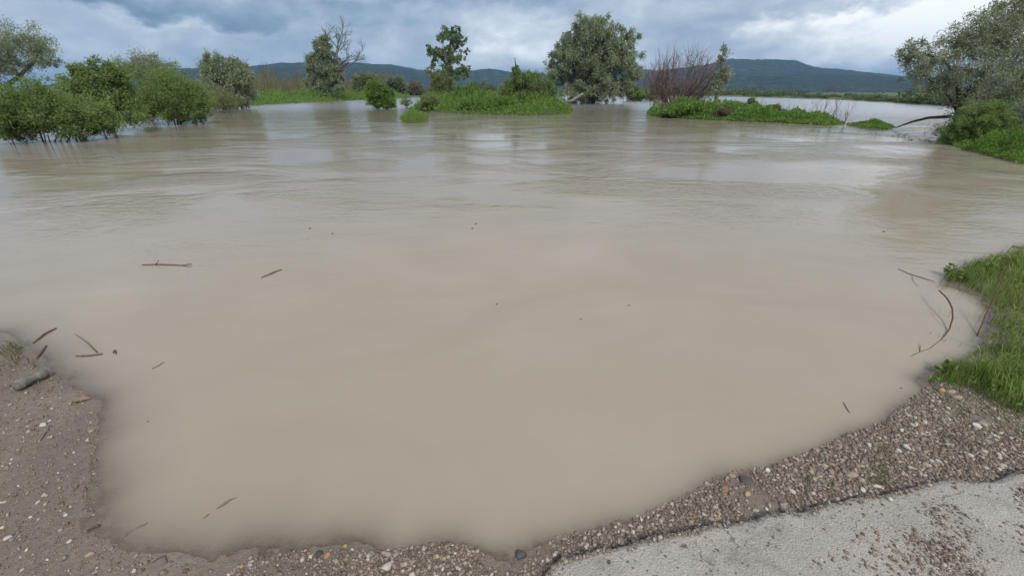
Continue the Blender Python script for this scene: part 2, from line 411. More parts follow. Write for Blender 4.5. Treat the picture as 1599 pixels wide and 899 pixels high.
def sdist(P, poly):                           # signed distance, positive inside
    n = len(poly); d2 = np.full(len(P), 1e18); ins = np.zeros(len(P), bool)
    for i in range(n):
        a = poly[i]; b = poly[(i + 1) % n]; e = b - a
        wv = P - a; t = np.clip((wv @ e) / (e @ e + 1e-12), 0, 1)
        q = wv - t[:, None] * e; d2 = np.minimum(d2, (q * q).sum(1))
        c = ((a[1] <= P[:, 1]) & (b[1] > P[:, 1])) | ((b[1] <= P[:, 1]) & (a[1] > P[:, 1]))
        with np.errstate(divide='ignore', invalid='ignore'):
            xi = a[0] + (P[:, 1] - a[1]) / (b[1] - a[1]) * e[0]
        ins ^= c & (P[:, 0] < xi)
    return np.where(ins, 1, -1) * np.sqrt(d2)
def land_height(P, rough=True):
    x, y = P[:, 0], P[:, 1]
    h = np.full(len(P), -2.5)
    nearm = (np.hypot(x, y) < 60)
    d = np.full(len(P), -50.0); d[nearm] = sdist(P[nearm], near_land)
    d = d + (0.035 * fbm(x * 3.1, y * 3.1, 3, 5) if rough else 0)
    left = sstep(0.3, -1.2, x)
    sl = 0.085 - 0.047 * left
    up = sl * np.clip(d, 0, 0.8) + 0.02 * np.clip(d - 0.8, 0, 4)
    dn = np.where(d > -0.35, d * sl, -0.35 * sl + (d + 0.35) * 0.16)
    hn = np.where(d > 0, up, np.maximum(dn, -1.0))
    if rough: hn = hn + (0.0065 * fbm(x * 5, y * 5, 3, 11) + 0.004 * fbm(x * 40, y * 40, 3, 12)) * sstep(-0.10, 0.10, d)
    h = np.maximum(h, hn)
    mid = (y > 6) & (np.hypot(x, y) < 400)
    Pm = P[mid]; hm = h[mid]
    for k, poly in islands.items():
        bb = ((Pm > poly.min(0) - 9) & (Pm < poly.max(0) + 9)).all(1); di = np.full(len(Pm), -9.0); di[bb] = sdist(Pm[bb], poly)
        top = {'islet': 0.08, 'patch': 0.1}.get(k, 0.30)
        hm = np.maximum(hm, np.where(di > 0, np.minimum(di * 0.15, top), np.maximum(di * 0.30, -2.5)))
    h[mid] = hm
    fm = y > 15
    df = sdist(P[fm], far_land)
    h[fm] = np.maximum(h[fm], np.where(df > 0, np.minimum(df * 0.06, 0.5), np.maximum(df * 0.2, -2.5)))
    return h

# one sheet of polar cells round the viewer, fine in front, out past the hills
rr = [0.0, 0.35]
while rr[-1] < 8: rr.append(rr[-1] * 1.0115)
while rr[-1] < 9000: rr.append(rr[-1] * 1.035)
rr = np.array(rr)
aa = np.concatenate([np.arange(-62, 62.01, 0.30), np.arange(65, 296, 3.0)]) * pi / 180
NR, NA = len(rr), len(aa)
GX = (rr[:, None] * np.sin(aa)[None]).ravel(); GY = (rr[:, None] * np.cos(aa)[None]).ravel()
GP = np.stack([GX, GY], 1)
GH = land_height(GP)
i = np.arange(NR - 1)[:, None] * NA; j = np.arange(NA)[None]; j2 = (j + 1) % NA
QF = np.stack([i + j, i + NA + j, i + NA + j2, i + j2], -1).reshape(-1, 4)[:, ::-1]
ground = mesh('ground', np.column_stack([GP, GH]), QF, M['ground'], smooth=True)
tag(ground, kind='structure')
wetf = (GH[QF] < 0.03).any(1)
WF = QF[wetf]; used = np.unique(WF); remap = -np.ones(len(GP), int); remap[used] = np.arange(len(used))
water = mesh('flood_water', np.column_stack([GP[used], np.zeros(len(used))]), remap[WF], M['water'], smooth=True,
             attrs={'depth': np.clip(-GH[used], 0, 3)})
tag(water, kind='structure')

def hz(x, y): return land_height(np.array([[x, y]]))[0]
def ground_pt(px, py):                          # point of the real ground seen at a pixel
    z = 0.0
    for _ in range(6):
        p = gp(px, py, z); z = max(hz(p[0], p[1]), 0.0)
    p = gp(px, py, z); return p

# ------------------------------------------------------------------ hills behind
def make_hills():
    prof = [(-500, 128), (-200, 140), (0, 149), (30, 144), (110, 127), (195, 111), (292, 110), (390, 107), (440, 101), (475, 101.5), (520, 103), (560, 102), (612, 103.5),
            (650, 110), (690, 117), (735, 113.5), (765, 114), (790, 119), (840, 124), (920, 121), (1000, 113.5), (1023, 115), (1060, 112), (1094, 109), (1146, 102), (1189, 101), (1241, 104),
            (1277, 111), (1360, 116), (1417, 121.5), (1470, 134), (1540, 142), (1650, 128), (2000, 120)]
    A = []; E = []
    for x, y in prof:
        a, e = azel(x, y); A.append(a); E.append(e)
    az_ = np.linspace(azel(-450, 140)[0], azel(1990, 140)[0], 700)
    el_ = np.interp(az_, A, E)
    el_ = np.convolve(np.pad(el_, 2, mode='edge'), np.ones(5) / 5, 'valid')
    r_ = np.linspace(1300, 4200, 70)
    R, AZ = np.meshgrid(r_, az_, indexing='ij')
    crest_r = 2700 + 380 * np.sin(AZ * 3.1 + 0.5)
    far = sstep(azel(740, 120)[0], azel(800, 120)[0], AZ) * sstep(azel(1010, 120)[0], azel(940, 120)[0], AZ)
    crest_r = crest_r + far * 700
    H = np.tan(np.interp(AZ, az_, el_)) * crest_r + CAMZ
    shape = np.where(R < crest_r, sstep(1350, 1.0, 0) * 0 + np.clip((R - 1350) / (crest_r - 1350), 0, 1) ** 0.85, 1 - 0.5 * np.clip((R - crest_r) / 1500, 0, 1))
    sp = np.sin(np.clip(shape, 0, 1) * pi / 2)
    X = R * np.sin(AZ); Y = R * np.cos(AZ)
    gul = fbm(X / 420 + 3, Y / 420, 5, 31)
    below = sstep(1.0, 0.55, shape) * sstep(0, 0.25, shape)
    Z = H * sp + gul * H * 0.30 * below + fbm(X / 26, Y / 26, 3, 8) * 9 * sstep(0, .15, shape) * (R < crest_r * 1.02) * 0.5
    Z[0] = -3
    V = np.stack([X, Y, Z], -1).reshape(-1, 3)
    nr, na = R.shape
    i = np.arange(nr - 1)[:, None] * na; j = np.arange(na - 1)[None]
    F = np.stack([i + j, i + j + 1, i + na + j + 1, i + na + j], -1).reshape(-1, 4)
    m, t, out = new_mat('forested_hill')
    g = t.n('ShaderNodeNewGeometry'); P = g.outputs['Position']
    n1 = t.noise(P, 0.004, 5, 0.6); n2 = t.noise(P, 0.035, 4, 0.7)
    c = t.ramp(n1, [(0.35, (0.018, 0.032, 0.018)), (0.55, (0.028, 0.046, 0.022)), (0.75, (0.050, 0.068, 0.030))])
    c = t.mix(t.smooth(n2, 0.35, 0.7), t.mix(0.75, c, (0.006, 0.012, 0.008, 1)), t.mix(0.35, c, (0.10, 0.12, 0.05, 1)))
    bsdf(t, out, c, 1.0, n2, 1.0, 25.0, 0.0)
    return tag(mesh('hills', V, F, m, smooth=True), kind='structure')
make_hills()

# ------------------------------------------------------------------ asphalt with its broken edge
edge_px = [(838, 925), (852, 898), (872, 880), (905, 872), (960, 860), (1010, 846), (1060, 838), (1118, 826), (1150, 824), (1182, 815), (1240, 808), (1300, 796),
           (1352, 784), (1400, 776), (1440, 768), (1462, 760), (1500, 764), (1540, 766), (1560, 752), (1610, 748), (1700, 735), (2100, 690)]
def make_road():
    base = px_poly(edge_px)
    base = np.concatenate([[[base[0][0] - 0.05, 0.2], [base[0][0] - 0.02, 0.6]], base, [[9, 1.9]]])
    e = dens(base, 0.013, 0.0, 3)
    r = np.random.default_rng(5)
    s_ = np.arange(len(e)) * 0.013
    nrm = np.gradient(e, axis=0); nrm = np.stack([nrm[:, 1], -nrm[:, 0]], 1); nrm /= np.linalg.norm(nrm, axis=1)[:, None] + 1e-9
    off = 0.022 * fbm(s_ * 5, s_ * 0 + 1, 4, 3) + 0.012 * fbm(s_ * 26, s_ * 0, 3, 9)
    e = e + nrm * off[:, None]
    inn = np.stack([np.clip(e[:, 0], 0.2, 6) * 1.0 + 0.6, np.full(len(e), -0.9)], 1)
    fr = np.concatenate([[0.0, 0.0, 0.004, 0.012], np.geomspace(0.02, 1.0, 46)])
    V = []
    for k, f in enumerate(fr):
        p = e + (inn - e) * f
        if k == 0: p = e + nrm * 0.012
        z = land_height(p, False)
        top = 0.034 + 0.008 * sstep(0.0, 0.1, np.full(len(p), f)) + 0.006 * fbm(p[:, 0] * 3, p[:, 1] * 3, 3, 2) + 0.0030 * fbm(p[:, 0] * 45, p[:, 1] * 45, 3, 4)
        add = [-0.05, 0.012 + 0 * top, top - 0.004, top][k] if k < 4 else top
        V.append(np.column_stack([p, z + add]))
    V = np.concatenate(V); n = len(e)
    i = np.arange(len(fr) - 1)[:, None] * n; j = np.arange(n - 1)[None]
    F = np.stack([i + j, i + n + j, i + n + j + 1, i + j + 1], -1).reshape(-1, 4)
    return tag(mesh('road', V, F, M['asphalt'], smooth=True), kind='structure'), e
road, road_edge = make_road()
road_poly = np.concatenate([road_edge, [[9, -2], [0.3, -2]]])
def surf_z(P):
    z = land_height(P); on = sdist(P, road_poly) > 0.012
    return np.where(on, land_height(P, False) + 0.040, z), on

# ------------------------------------------------------------------ stones
PH_ = (1 + 5 ** 0.5) / 2
ICO_V = unit(np.array([(-1, PH_, 0), (1, PH_, 0), (-1, -PH_, 0), (1, -PH_, 0), (0, -1, PH_), (0, 1, PH_), (0, -1, -PH_), (0, 1, -PH_), (PH_, 0, -1), (PH_, 0, 1), (-PH_, 0, -1), (-PH_, 0, 1)], float))
ICO_F = np.array([(0, 11, 5), (0, 5, 1), (0, 1, 7), (0, 7, 10), (0, 10, 11), (1, 5, 9), (5, 11, 4), (11, 10, 2), (10, 7, 6), (7, 1, 8), (3, 9, 4), (3, 4, 2), (3, 2, 6), (3, 6, 8), (3, 8, 9), (4, 9, 5), (2, 4, 11), (6, 2, 10), (8, 6, 7), (9, 8, 1)])
OCT_V = np.array([(1, 0, 0), (-1, 0, 0), (0, 1, 0), (0, -1, 0), (0, 0, 1), (0, 0, -1)], float)
OCT_F = np.array([(0, 2, 4), (2, 1, 4), (1, 3, 4), (3, 0, 4), (2, 0, 5), (1, 2, 5), (3, 1, 5), (0, 3, 5)])
def in_poly(P, poly): return sdist(P, poly) > 0
def scatter_px(poly_px, n, r):
    poly = px_poly(poly_px); lo, hi = poly.min(0), poly.max(0); out = np.zeros((0, 2))
    while len(out) < n:
        q = lo + (hi - lo) * r.random((n * 2, 2)); out = np.concatenate([out, q[in_poly(q, poly)]])
    return out[:n]
def stone_field(P, size, r, base=OCT_V, faces=OCT_F):
    n = len(P); k = len(base)
    jit = 1 + 0.30 * r.normal(size=(n, k, 1)).clip(-1.5, 1.5) * 0.7
    v = base[None] * jit * (size[:, None] * r.uniform(0.6, 1.25, (n, 3)) * np.array([1, 1, 0.72]))[:, None]
    th = r.random(n) * 2 * pi; c, s = np.cos(th), np.sin(th); tl = r.normal(size=n) * 0.35; ct, st = np.cos(tl), np.sin(tl)
    x = v[..., 0]; y = v[..., 1] * ct[:, None] - v[..., 2] * st[:, None]; z = v[..., 1] * st[:, None] + v[..., 2] * ct[:, None]
    V = np.stack([x * c[:, None] - y * s[:, None], x * s[:, None] + y * c[:, None], z], -1) + P[:, None]
    F = faces[None] + (np.arange(n) * k)[:, None, None]
    return V.reshape(-1, 3), F.reshape(-1, 3)
r = np.random.default_rng(21)
beach_px = [(330, 915), (395, 868), (470, 858), (600, 858), (690, 846), (770, 858), (835, 843), (920, 826), (1000, 802), (1078, 768), (1128, 737), (1198, 728), (1262, 704),
            (1322, 675), (1384, 656), (1408, 632), (1446, 606), (1500, 590), (1560, 610), (1700, 640), (1900, 690), (1900, 720), (1700, 745), (1600, 756), (1460, 772), (1300, 806), (1182, 825), (1060, 848), (960, 870), (872, 892), (830, 940), (600, 990), (330, 980)]
Pa = scatter_px(beach_px, 88000, r)
da = sdist(Pa, px_poly(beach_px)); fa = fbm(Pa[:, 0] * 4, Pa[:, 1] * 4, 3, 73); Pa = Pa[(da / 0.10 + 0.5 + fa * 1.8 + (Pa[:, 0] > -0.4) * 0.35) > r.random(len(Pa))]
fs = fbm(Pa[:, 0] * 2.6 + 9, Pa[:, 1] * 2.6, 4, 79); Pa = Pa[(1.0 + 2.6 * fs) > r.random(len(Pa))]
scree_px = [(1230, 930), (1280, 880), (1350, 835), (1440, 802), (1530, 780), (1620, 762), (1800, 745), (1800, 900), (1600, 905), (1500, 960), (1300, 980)]
Pb = scatter_px(scree_px, 24000, r)
fbb = fbm(Pb[:, 0] * 5, Pb[:, 1] * 5, 3, 71); db = sdist(Pb, px_poly(scree_px)); Pb = Pb[(db / 0.20 + 0.1 + fbb * 1.5) > r.random(len(Pb)) * 1.0]
mud_px = [(-160, 560), (60, 570), (130, 610), (160, 680), (150, 780), (170, 850), (330, 890), (330, 980), (-200, 1000)]
Pc = scatter_px(mud_px, 11000, r)
road_px = edge_px[1:-1] + [(1900, 990), (830, 990)]
Pd = scatter_px(road_px, 900, r)
Pe = road_edge[r.integers(60, len(road_edge) - 120, 2600)] + r.normal(size=(2600, 2)) * 0.022; Pd = np.concatenate([Pd, Pe])
sz = np.concatenate([0.0017 + 0.0025 * r.gamma(1.0, 0.85, len(Pa)), 0.0019 + 0.0020 * r.gamma(1.1, 0.8, len(Pb)), 0.0012 + 0.0019 * r.gamma(0.9, 0.9, len(Pc)), 0.0022 + 0.0016 * r.gamma(1.2, 0.8, len(Pd))])
sz = sz.clip(0, 0.011)
Pall = np.concatenate([Pa, Pb, Pc, Pd])
z, on = surf_z(Pall)
keep = z > -0.02
Pall, sz, z = Pall[keep], sz[keep], z[keep]
big = sz > 0.0068
V1, F1 = stone_field(np.column_stack([Pall[~big], z[~big] + sz[~big] * 0.20]), sz[~big], r)
V2, F2 = stone_field(np.column_stack([Pall[big], z[big] + sz[big] * 0.22]), sz[big], r, ICO_V, ICO_F)
grav = mesh('gravel', np.concatenate([V1, V2]), np.concatenate([F1, F2 + len(V1)]), M['gravel'])
tag(grav, 'loose grey brown gravel strewn along the shore and the asphalt edge', 'gravel', kind='stuff')

# single stones one can pick out
def subdiv_ico():
    V = [tuple(v) for v in ICO_V]; cache = {}; F = []
    def mid(a, b):
        k = (min(a, b), max(a, b))
        if k not in cache:
            v = unit(np.array(V[a]) + np.array(V[b])); V.append(tuple(v)); cache[k] = len(V) - 1
        return cache[k]
    for a, b, c in ICO_F:
        ab, bc, ca = mid(a, b), mid(b, c), mid(c, a); F += [(a, ab, ca), (b, bc, ab), (c, ca, bc), (ab, bc, ca)]
    return np.array(V), np.array(F)
SV, SF = subdiv_ico()
stone_me = {}
def stone_mesh(kind, var):
    if (kind, var) not in stone_me:
        q = np.random.default_rng(hash_kind(kind) + var)
        k = q.normal(size=(9, 3)); k = unit(k)
        V = SV.copy()
        for kk in k:                                # knock flats off a ball
            d = V @ kk; lim = q.uniform(0.42, 0.78); over = np.clip(d - lim, 0, None); V = V - over[:, None] * kk * 0.85
        V = V * (1 + 0.05 * q.normal(size=(len(V), 1)))
        stone_me[(kind, var)] = V
    return stone_me[(kind, var)]
def hash_kind(k): return sum(ord(c) * (i + 3) for i, c in enumerate(k)) % 9973
mesh_cache = {}
def put_stone(px, py, wpx, kind, label, group=None, aspect=1.3, flat=0.6, rot=None, name='pebble', cat='stone', var=None, world=None, size=None):
    if world is None: p = ground_pt(px, py)
    else: p = np.array([world[0], world[1], 0.0])
    zz, _ = surf_z(p[None, :2]); 
    depth = p[1] * cos(PITCH) + (CAMZ - zz[0]) * sin(PITCH)
    s = size if size else wpx * depth / FPX / 2
    var = int(rng.integers(0, 5)) if var is None else var
    if (kind, var) not in mesh_cache:
        o = mesh(name, stone_mesh(kind, var), SF, M[kind], smooth=False); mesh_cache[(kind, var)] = o.data
    else:
        o = bpy.data.objects.new(name, mesh_cache[(kind, var)]); COL.objects.link(o)
    o.location = (p[0], p[1], zz[0] + s * flat * 0.35)
    o.scale = (s, s / aspect, s * flat)
    o.rotation_euler = (rng.normal() * 0.12, rng.normal() * 0.12, rng.normal() * 0.5 if rot is None else rot)
    return tag(o, label, cat, group)

put_stone(605, 885, 20, 'pale', 'largest white pebble in the gravel where the shore meets the bottom bank', rot=0.6)
put_stone(498, 864, 15, 'dark', 'smooth black pebble at the waterline beside a rust red one', rot=0.5)
put_stone(511, 867, 12, 'rust', 'rust red pebble touching the smooth black pebble', aspect=1.0)
put_stone(576, 868, 9, 'pale', 'upright white pebble standing at the water edge', aspect=0.8, flat=1.0)
put_stone(540, 852, 9, 'ochre', 'pale yellow pebble half in the shallow water', rot=0.6)
put_stone(682, 869, 11, 'ochre', 'larger of two yellow pebbles lying together by the shore')
put_stone(694, 872, 8, 'ochre', 'smaller of two yellow pebbles lying together by the shore', aspect=1.0)
put_stone(378, 884, 8, 'ochre', 'small cream pebble on wet grit between mud and gravel', aspect=1.0)
put_stone(812, 868, 22, 'dark', 'dark lump of broken tar at the waterline near the asphalt tip')
put_stone(485, 869, 9, 'pale', 'white chip next to the smooth black pebble', aspect=1.2)
put_stone(524, 875, 11, 'grey', 'grey flat pebble below the rust red pebble')
put_stone(667, 861, 8, 'dark', 'small black pebble at the water beside the yellow pair', aspect=1.0)
put_stone(1131, 764, 18, 'rust', 'orange brown stone at the waterline by a dark boulder', aspect=1.1)
put_stone(1165, 751, 21, 'dark', 'dark round stone sitting right at the waterline', aspect=1.05)
put_stone(1167, 772, 12, 'ochre', 'cream and yellow stone below the dark round stone')
put_stone(1098, 803, 9, 'pale', 'single white pebble between orange gravel and asphalt', aspect=1.1)
put_stone(1110, 811, 12, 'grey', 'bluish grey stone near the asphalt edge')
put_stone(1198, 734, 11, 'pale', 'white stone at the edge of the water', aspect=1.1)
put_stone(1143, 743, 18, 'tan', 'flat tan slab half under water at the shore', flat=0.35, aspect=1.8, rot=0.0)
put_stone(1330, 742, 25, 'tan', 'pale pink flat stone, the broadest in the gravel slope', flat=0.4, aspect=1.7, rot=-0.15)
put_stone(1347, 765, 11, 'pale', 'white rounded pebble below the broad pink stone', aspect=1.1)
put_stone(1414, 699, 17, 'pale', 'white oblong stone on the upper gravel', rot=-0.5, aspect=1.7)
put_stone(1402, 704, 12, 'pale', 'smaller white stone beside the white oblong one', rot=-0.4, aspect=1.6)
put_stone(1494, 622, 16, 'tan', 'smooth tan stone at the foot of the grass', aspect=1.4, rot=-0.2)
put_stone(1471, 611, 15, 'ochre', 'yellow stone at the foot of the grass near the water', aspect=1.6, rot=0.1)
put_stone(1484, 613, 14, 'tan', 'brownish pebble between the yellow and the tan stone', aspect=1.2)
put_stone(1436, 670, 15, 'rust', 'reddish flat pebble in the upper gravel', aspect=1.7, rot=0.1)
put_stone(1524, 666, 17, 'pale', 'white wedge of stone near the grass edge', aspect=1.6, rot=-0.6)
put_stone(1535, 661, 22, 'grey', 'light grey broad stone near the grass edge', aspect=1.4, flat=0.4)
put_stone(1514, 712, 14, 'pale', 'white angular stone beside a green sprout patch', aspect=1.3)
put_stone(1518, 591, 14, 'pale', 'white stone half hidden in the grass', aspect=1.6, rot=-0.5)
put_stone(1274, 701, 13, 'tan', 'thin tan chip lying in the shallow edge', aspect=2.6, flat=0.4, rot=-0.5)
put_stone(1298, 726, 14, 'ochre', 'ochre splinter of stone on dark grit', aspect=2.4, flat=0.5, rot=-0.7)
put_stone(607, 866, 14, 'grey', 'grey pebble just awash behind the largest white pebble', aspect=1.2)
# on the mud to the left
put_stone(68, 664, 12, 'pale', 'largest white stone on the brown mud', rot=0.2, aspect=1.4)
put_stone(143, 674, 13, 'tan', 'pinkish stone at the water edge of the mud', rot=0.5, aspect=1.7)
put_stone(14, 840, 13, 'pale', 'white flat stone on mud far from the water', rot=0.5, aspect=1.7)
put_stone(48, 807, 6, 'pale', 'small round bright white pebble on bare mud', aspect=1.0)
put_stone(142, 866, 16, 'tan', 'long cream stone in mud by a rut', rot=0.6, aspect=2.4)
put_stone(210, 891, 9, 'pale', 'white pebble on mud by the little root', aspect=1.3)
put_stone(6, 784, 9, 'pale', 'white chip on mud beside a similar chip', aspect=1.6, rot=0.5)
r = np.random.default_rng(33)
def rand_stones(poly, n, kinds, wr, group):
    P = scatter_px(poly, n, r); zz, on = surf_z(P)
    for k in range(n):
        if zz[k] < 0.004: continue
        kd = kinds[int(r.integers(len(kinds)))]
        nm = {'pale': 'white', 'grey': 'grey', 'tan': 'tan', 'rust': 'reddish brown'}[kd]
        put_stone(0, 0, 0, kd, f'small {nm} pebble lying loose {group}', f'small {nm} pebbles {group}', float(r.uniform(1.0, 1.8)), float(r.uniform(0.45, 0.8)), float(r.uniform(0, 6)), world=P[k], size=float(r.uniform(*wr)))
rand_stones([(1200, 760), (1400, 670), (1450, 620), (1520, 620), (1599, 655), (1610, 740), (1460, 755), (1300, 785), (1180, 810)], 110, ['pale', 'pale', 'grey', 'tan'], (0.010, 0.021), 'on the gravel slope below the grass')
rand_stones([(400, 880), (690, 862), (900, 850), (1080, 790), (1200, 750), (1200, 800), (1050, 830), (860, 880), (820, 899), (400, 899)], 60, ['pale', 'grey', 'tan', 'rust'], (0.006, 0.012), 'along the shore by the asphalt')
rand_stones([(0, 620), (60, 610), (140, 660), (140, 800), (170, 870), (300, 899), (0, 899)], 75, ['pale', 'pale', 'tan', 'grey'], (0.006, 0.012), 'on the muddy bank')

# ------------------------------------------------------------------ foliage builders
def ell_sample(n, r, power=0.45):
    d = unit(r.normal(size=(n, 3))); return d * (r.random(n) ** power)[:, None]
def make_tree(name, label, cat, base, lobes, leafm, barkm, trunks=(), ncl=90, nlf=160, L=0.2, asp=0.28, droop=0.4, clr=0.16,
              seed=0, depth=0.85, group=None, Y=None, twig=0.012, spread=1.0, stems=1, part='trunk', wood_scale=1.0, zsq=1.0, extra=None, bare=0.0, sub=0):
    r = np.random.default_rng(seed + 1000)
    b = gp(*base)
    Y = b[1]
    b[2] = max(hz(b[0], b[1]), -0.6) - 0.05
    e = empty(name, tuple(b), label, cat, group)
    C = []; CR = []
    tot = sum(l[2] * l[3] for l in lobes)
    for (cx, cy, rx, ry) in lobes:
        c = wp(cx, cy, Y); wx = np.linalg.norm(wp(cx + rx, cy, Y) - c); wz = np.linalg.norm(wp(cx, cy - ry, Y) - c)
        n = max(3, int(1.5 * ncl * rx * ry / tot))
        s = ell_sample(n, r) * np.array([wx, wx * depth, wz]) * 0.90
        s *= (1 + 0.17 * r.normal(size=(n, 1)).clip(-2, 1.3))
        C.append(c + s); CR.append(np.full(n, clr * 0.80 * (wx * wz) ** 0.5) * r.uniform(0.6, 1.35, n))
    C = np.concatenate(C); CR = np.concatenate(CR)
    ok = C[:, 2] > b[2] + 0.10; C, CR = C[ok], CR[ok]
    T = Tubes(); nodes = []; nrad = []
    if not trunks:
        top = C.mean(0)
        for k in range(stems):
            q = C[r.integers(len(C))]; p1 = b + np.array([r.normal() * 0.12, r.normal() * 0.12, 0]) * (stems > 1)
            tgt = b + (q - b) * 0.55 * np.array([1, 1, 1.0])
            tt = np.linspace(0, 1, 7)[:, None]; pts = p1 + (tgt - p1) * tt + np.array([0, 0, 1]) * np.sin(tt * pi) * 0.06 * np.linalg.norm(tgt - p1)
            h = np.linalg.norm(tgt - p1) * 0.028 * wood_scale + 0.008
            T.add(pts, np.linspace(h, h * 0.45, 7), 6); nodes += list(pts[1:]); nrad += list(np.linspace(h, h * .45, 7)[1:])
    for tr in trunks:
        P0 = np.array([wp(x, y, Y) for x, y, w_ in tr]); W0 = np.array([w_ for x, y, w_ in tr]) * (Y / cos(PITCH)) / FPX / 2 * 0.86
        k = np.linspace(0, len(P0) - 1, len(P0) * 4)
        pts = np.stack([np.interp(k, np.arange(len(P0)), P0[:, a]) for a in range(3)], 1)
        ws = np.interp(k, np.arange(len(P0)), W0)
        wob = np.cumsum(r.normal(size=(len(pts), 3)), 0) * 0.05 * ws[:, None]; pts = pts + wob - wob[0]
        if tr is trunks[0]: pts[0][2] = min(pts[0][2], b[2])
        T.add(pts, ws, 8); nodes += list(pts[2:]); nrad += list(ws[2:])
    nodes = np.array(nodes); nb = len(nodes)
    order = np.argsort(np.min(np.linalg.norm(C[:, None] - nodes[None], axis=2), axis=1))
    N = list(nodes); R_ = list(nrad)
    for ci in order:
        A = np.array(N); d = np.linalg.norm(A - C[ci], axis=1) + 0.5 * np.clip(A[:, 2] - C[ci][2], 0, None)
        q = int(np.argmin(d)); p0, p1 = A[q], C[ci]
        ln = np.linalg.norm(p1 - p0)
        r0 = min(R_[q] * 0.8, 0.016 * ln * wood_scale + twig); r1 = max(r0 * 0.5, twig * 0.5)
        tt = np.linspace(0, 1, 5)[:, None]
        pts = p0 + (p1 - p0) * tt + r.normal(size=(1, 3)) * ln * 0.07 * np.sin(tt * pi) + np.array([0, 0, 1]) * np.sin(tt * pi) * ln * 0.07
        T.add(pts, np.linspace(r0, r1, 5), 4)
        N += [pts[2], pts[3], pts[4]]; R_ += [r0 * 0.75, r0 * 0.6, r1]
    if extra: extra(T, r, Y)
    T.build('trunk', barkm, e, b)
    keep = r.random(len(C)) >= bare; C, CR = C[keep], CR[keep]
    n = len(C); cnt = (nlf * 0.75 * r.uniform(0.35, 1.65, n)).astype(int)
    idx = np.repeat(np.arange(n), cnt); m = len(idx)
    off = r.normal(size=(m, 3)).clip(-2.1, 2.1) * 0.62 * np.array([1.15, 1.15, 0.8 + 0.5 * droop]) * spread
    off[:, 2] -= droop * 0.5 * (off[:, 0] ** 2 + off[:, 1] ** 2)
    P = C[idx] + off * CR[idx][:, None]
    P = P[P[:, 2] > 0.02]; m = len(P)
    D = unit(r.normal(size=(m, 3)) * (1 - 0.45 * droop) + np.array([0, 0, -1.1]) * droop + np.array([0, 0, 0.2]))
    LL = L * r.uniform(0.6, 1.3, m)
    V, F = leaf_quads(P, D, LL, LL * asp * r.uniform(0.8, 1.2, m), r)
    mesh('crown', V - b, F, leafm, e)
    return e
def twigs(T, r, start, d, length, rad, lev, kids=4, spread=0.6, up=0.12):
    n = 6; pts = [np.array(start)]; dd = unit(np.array(d, float))
    for k in range(n - 1):
        dd = unit(dd + r.normal(size=3) * 0.10 + np.array([0, 0, up])); pts.append(pts[-1] + dd * length / (n - 1))
    T.add(pts, np.linspace(rad, rad * 0.45, n), 5 if lev > 1 else 4)
    if lev > 0:
        for k in range(kids):
            j = int(r.integers(2, n)); dr = unit(unit(pts[j] - pts[j - 1]) + r.normal(size=3) * spread)
            twigs(T, r, pts[j], dr, length * r.uniform(0.42, 0.7), rad * 0.5, lev - 1, kids, spread, up)
def cover(name, label, cat, poly, n, H, L, asp, leafm, seed, kind='stuff', clump=1.2, upright=0.2, edge=0.5, hfun=None):
    r = np.random.default_rng(seed); lo, hi = poly.min(0) - 0.1, poly.max(0) + 0.1
    q = lo + (hi - lo) * r.random((n * 6, 2)); d = sdist(q, poly)
    ok = d > -0.25 * min(edge, 0.3); q, d = q[ok], d[ok]
    if len(q) > n: q, d = q[:n], d[:n]
    hh = H * (0.22 + 1.9 * np.clip(0.5 + 1.25 * fbm(q[:, 0] / clump, q[:, 1] / clump, 4, seed), 0, 1) ** 1.6) * (0.22 + 0.78 * sstep(-0.1, edge * (0.5 + 2.5 * vnoise(q[:, 0] / clump * 0.7, q[:, 1] / clump * 0.7, seed + 3)), d))
    if hfun is not None: hh = hh * hfun(q[:, 0], q[:, 1])
    z = np.maximum(land_height(q, False), 0.0)
    P = np.column_stack([q, z + hh * r.random(len(q)) ** 0.55])
    D = unit(r.normal(size=(len(q), 3)) + np.array([0, 0, upright * 4]))
    LL = L * r.uniform(0.6, 1.35, len(q))
    V, F = leaf_quads(P, D, LL, LL * asp, r)
    return tag(mesh(name, V, F, leafm), label, cat, kind=kind)

# ------------------------------------------------------------------ trees and bushes, left side
make_tree('bush', 'dark green bush growing out of the water beside the leaning tree', 'bush', (72, 222), [(62, 168, 50, 46), (35, 190, 28, 30), (95, 185, 40, 34)], M['bush'], M['dark_bark'],
          ncl=210, nlf=120, L=0.105, asp=0.30, droop=0.25, clr=0.20, seed=1, stems=6, twig=0.006)
make_tree('bush', 'low spreading bush in the flood with bare forked stems under it', 'bush', (115, 216), [(128, 178, 46, 30), (150, 186, 26, 22)], M['bush'], M['dark_bark'],
          ncl=130, nlf=120, L=0.105, asp=0.30, droop=0.25, clr=0.22, seed=2, stems=6, twig=0.006)
make_tree('bush', 'tall bush with ragged upright top shoots standing in the flood', 'bush', (170, 206), [(150, 140, 42, 46), (175, 120, 30, 28), (180, 165, 44, 34), (128, 112, 16, 20)], M['bush'], M['dark_bark'],
          ncl=210, nlf=120, L=0.13, asp=0.38, droop=0.15, clr=0.19, seed=3, stems=6, twig=0.008)
make_tree('bush', 'broad rounded bush at the tip of the flooded left bank', 'bush', (275, 194), [(262, 142, 58, 38), (228, 160, 34, 30), (300, 162, 36, 32), (275, 172, 50, 22)], M['bush'], M['dark_bark'],
          ncl=320, nlf=130, L=0.125, asp=0.28, droop=0.3, clr=0.17, seed=4, stems=8, twig=0.008)
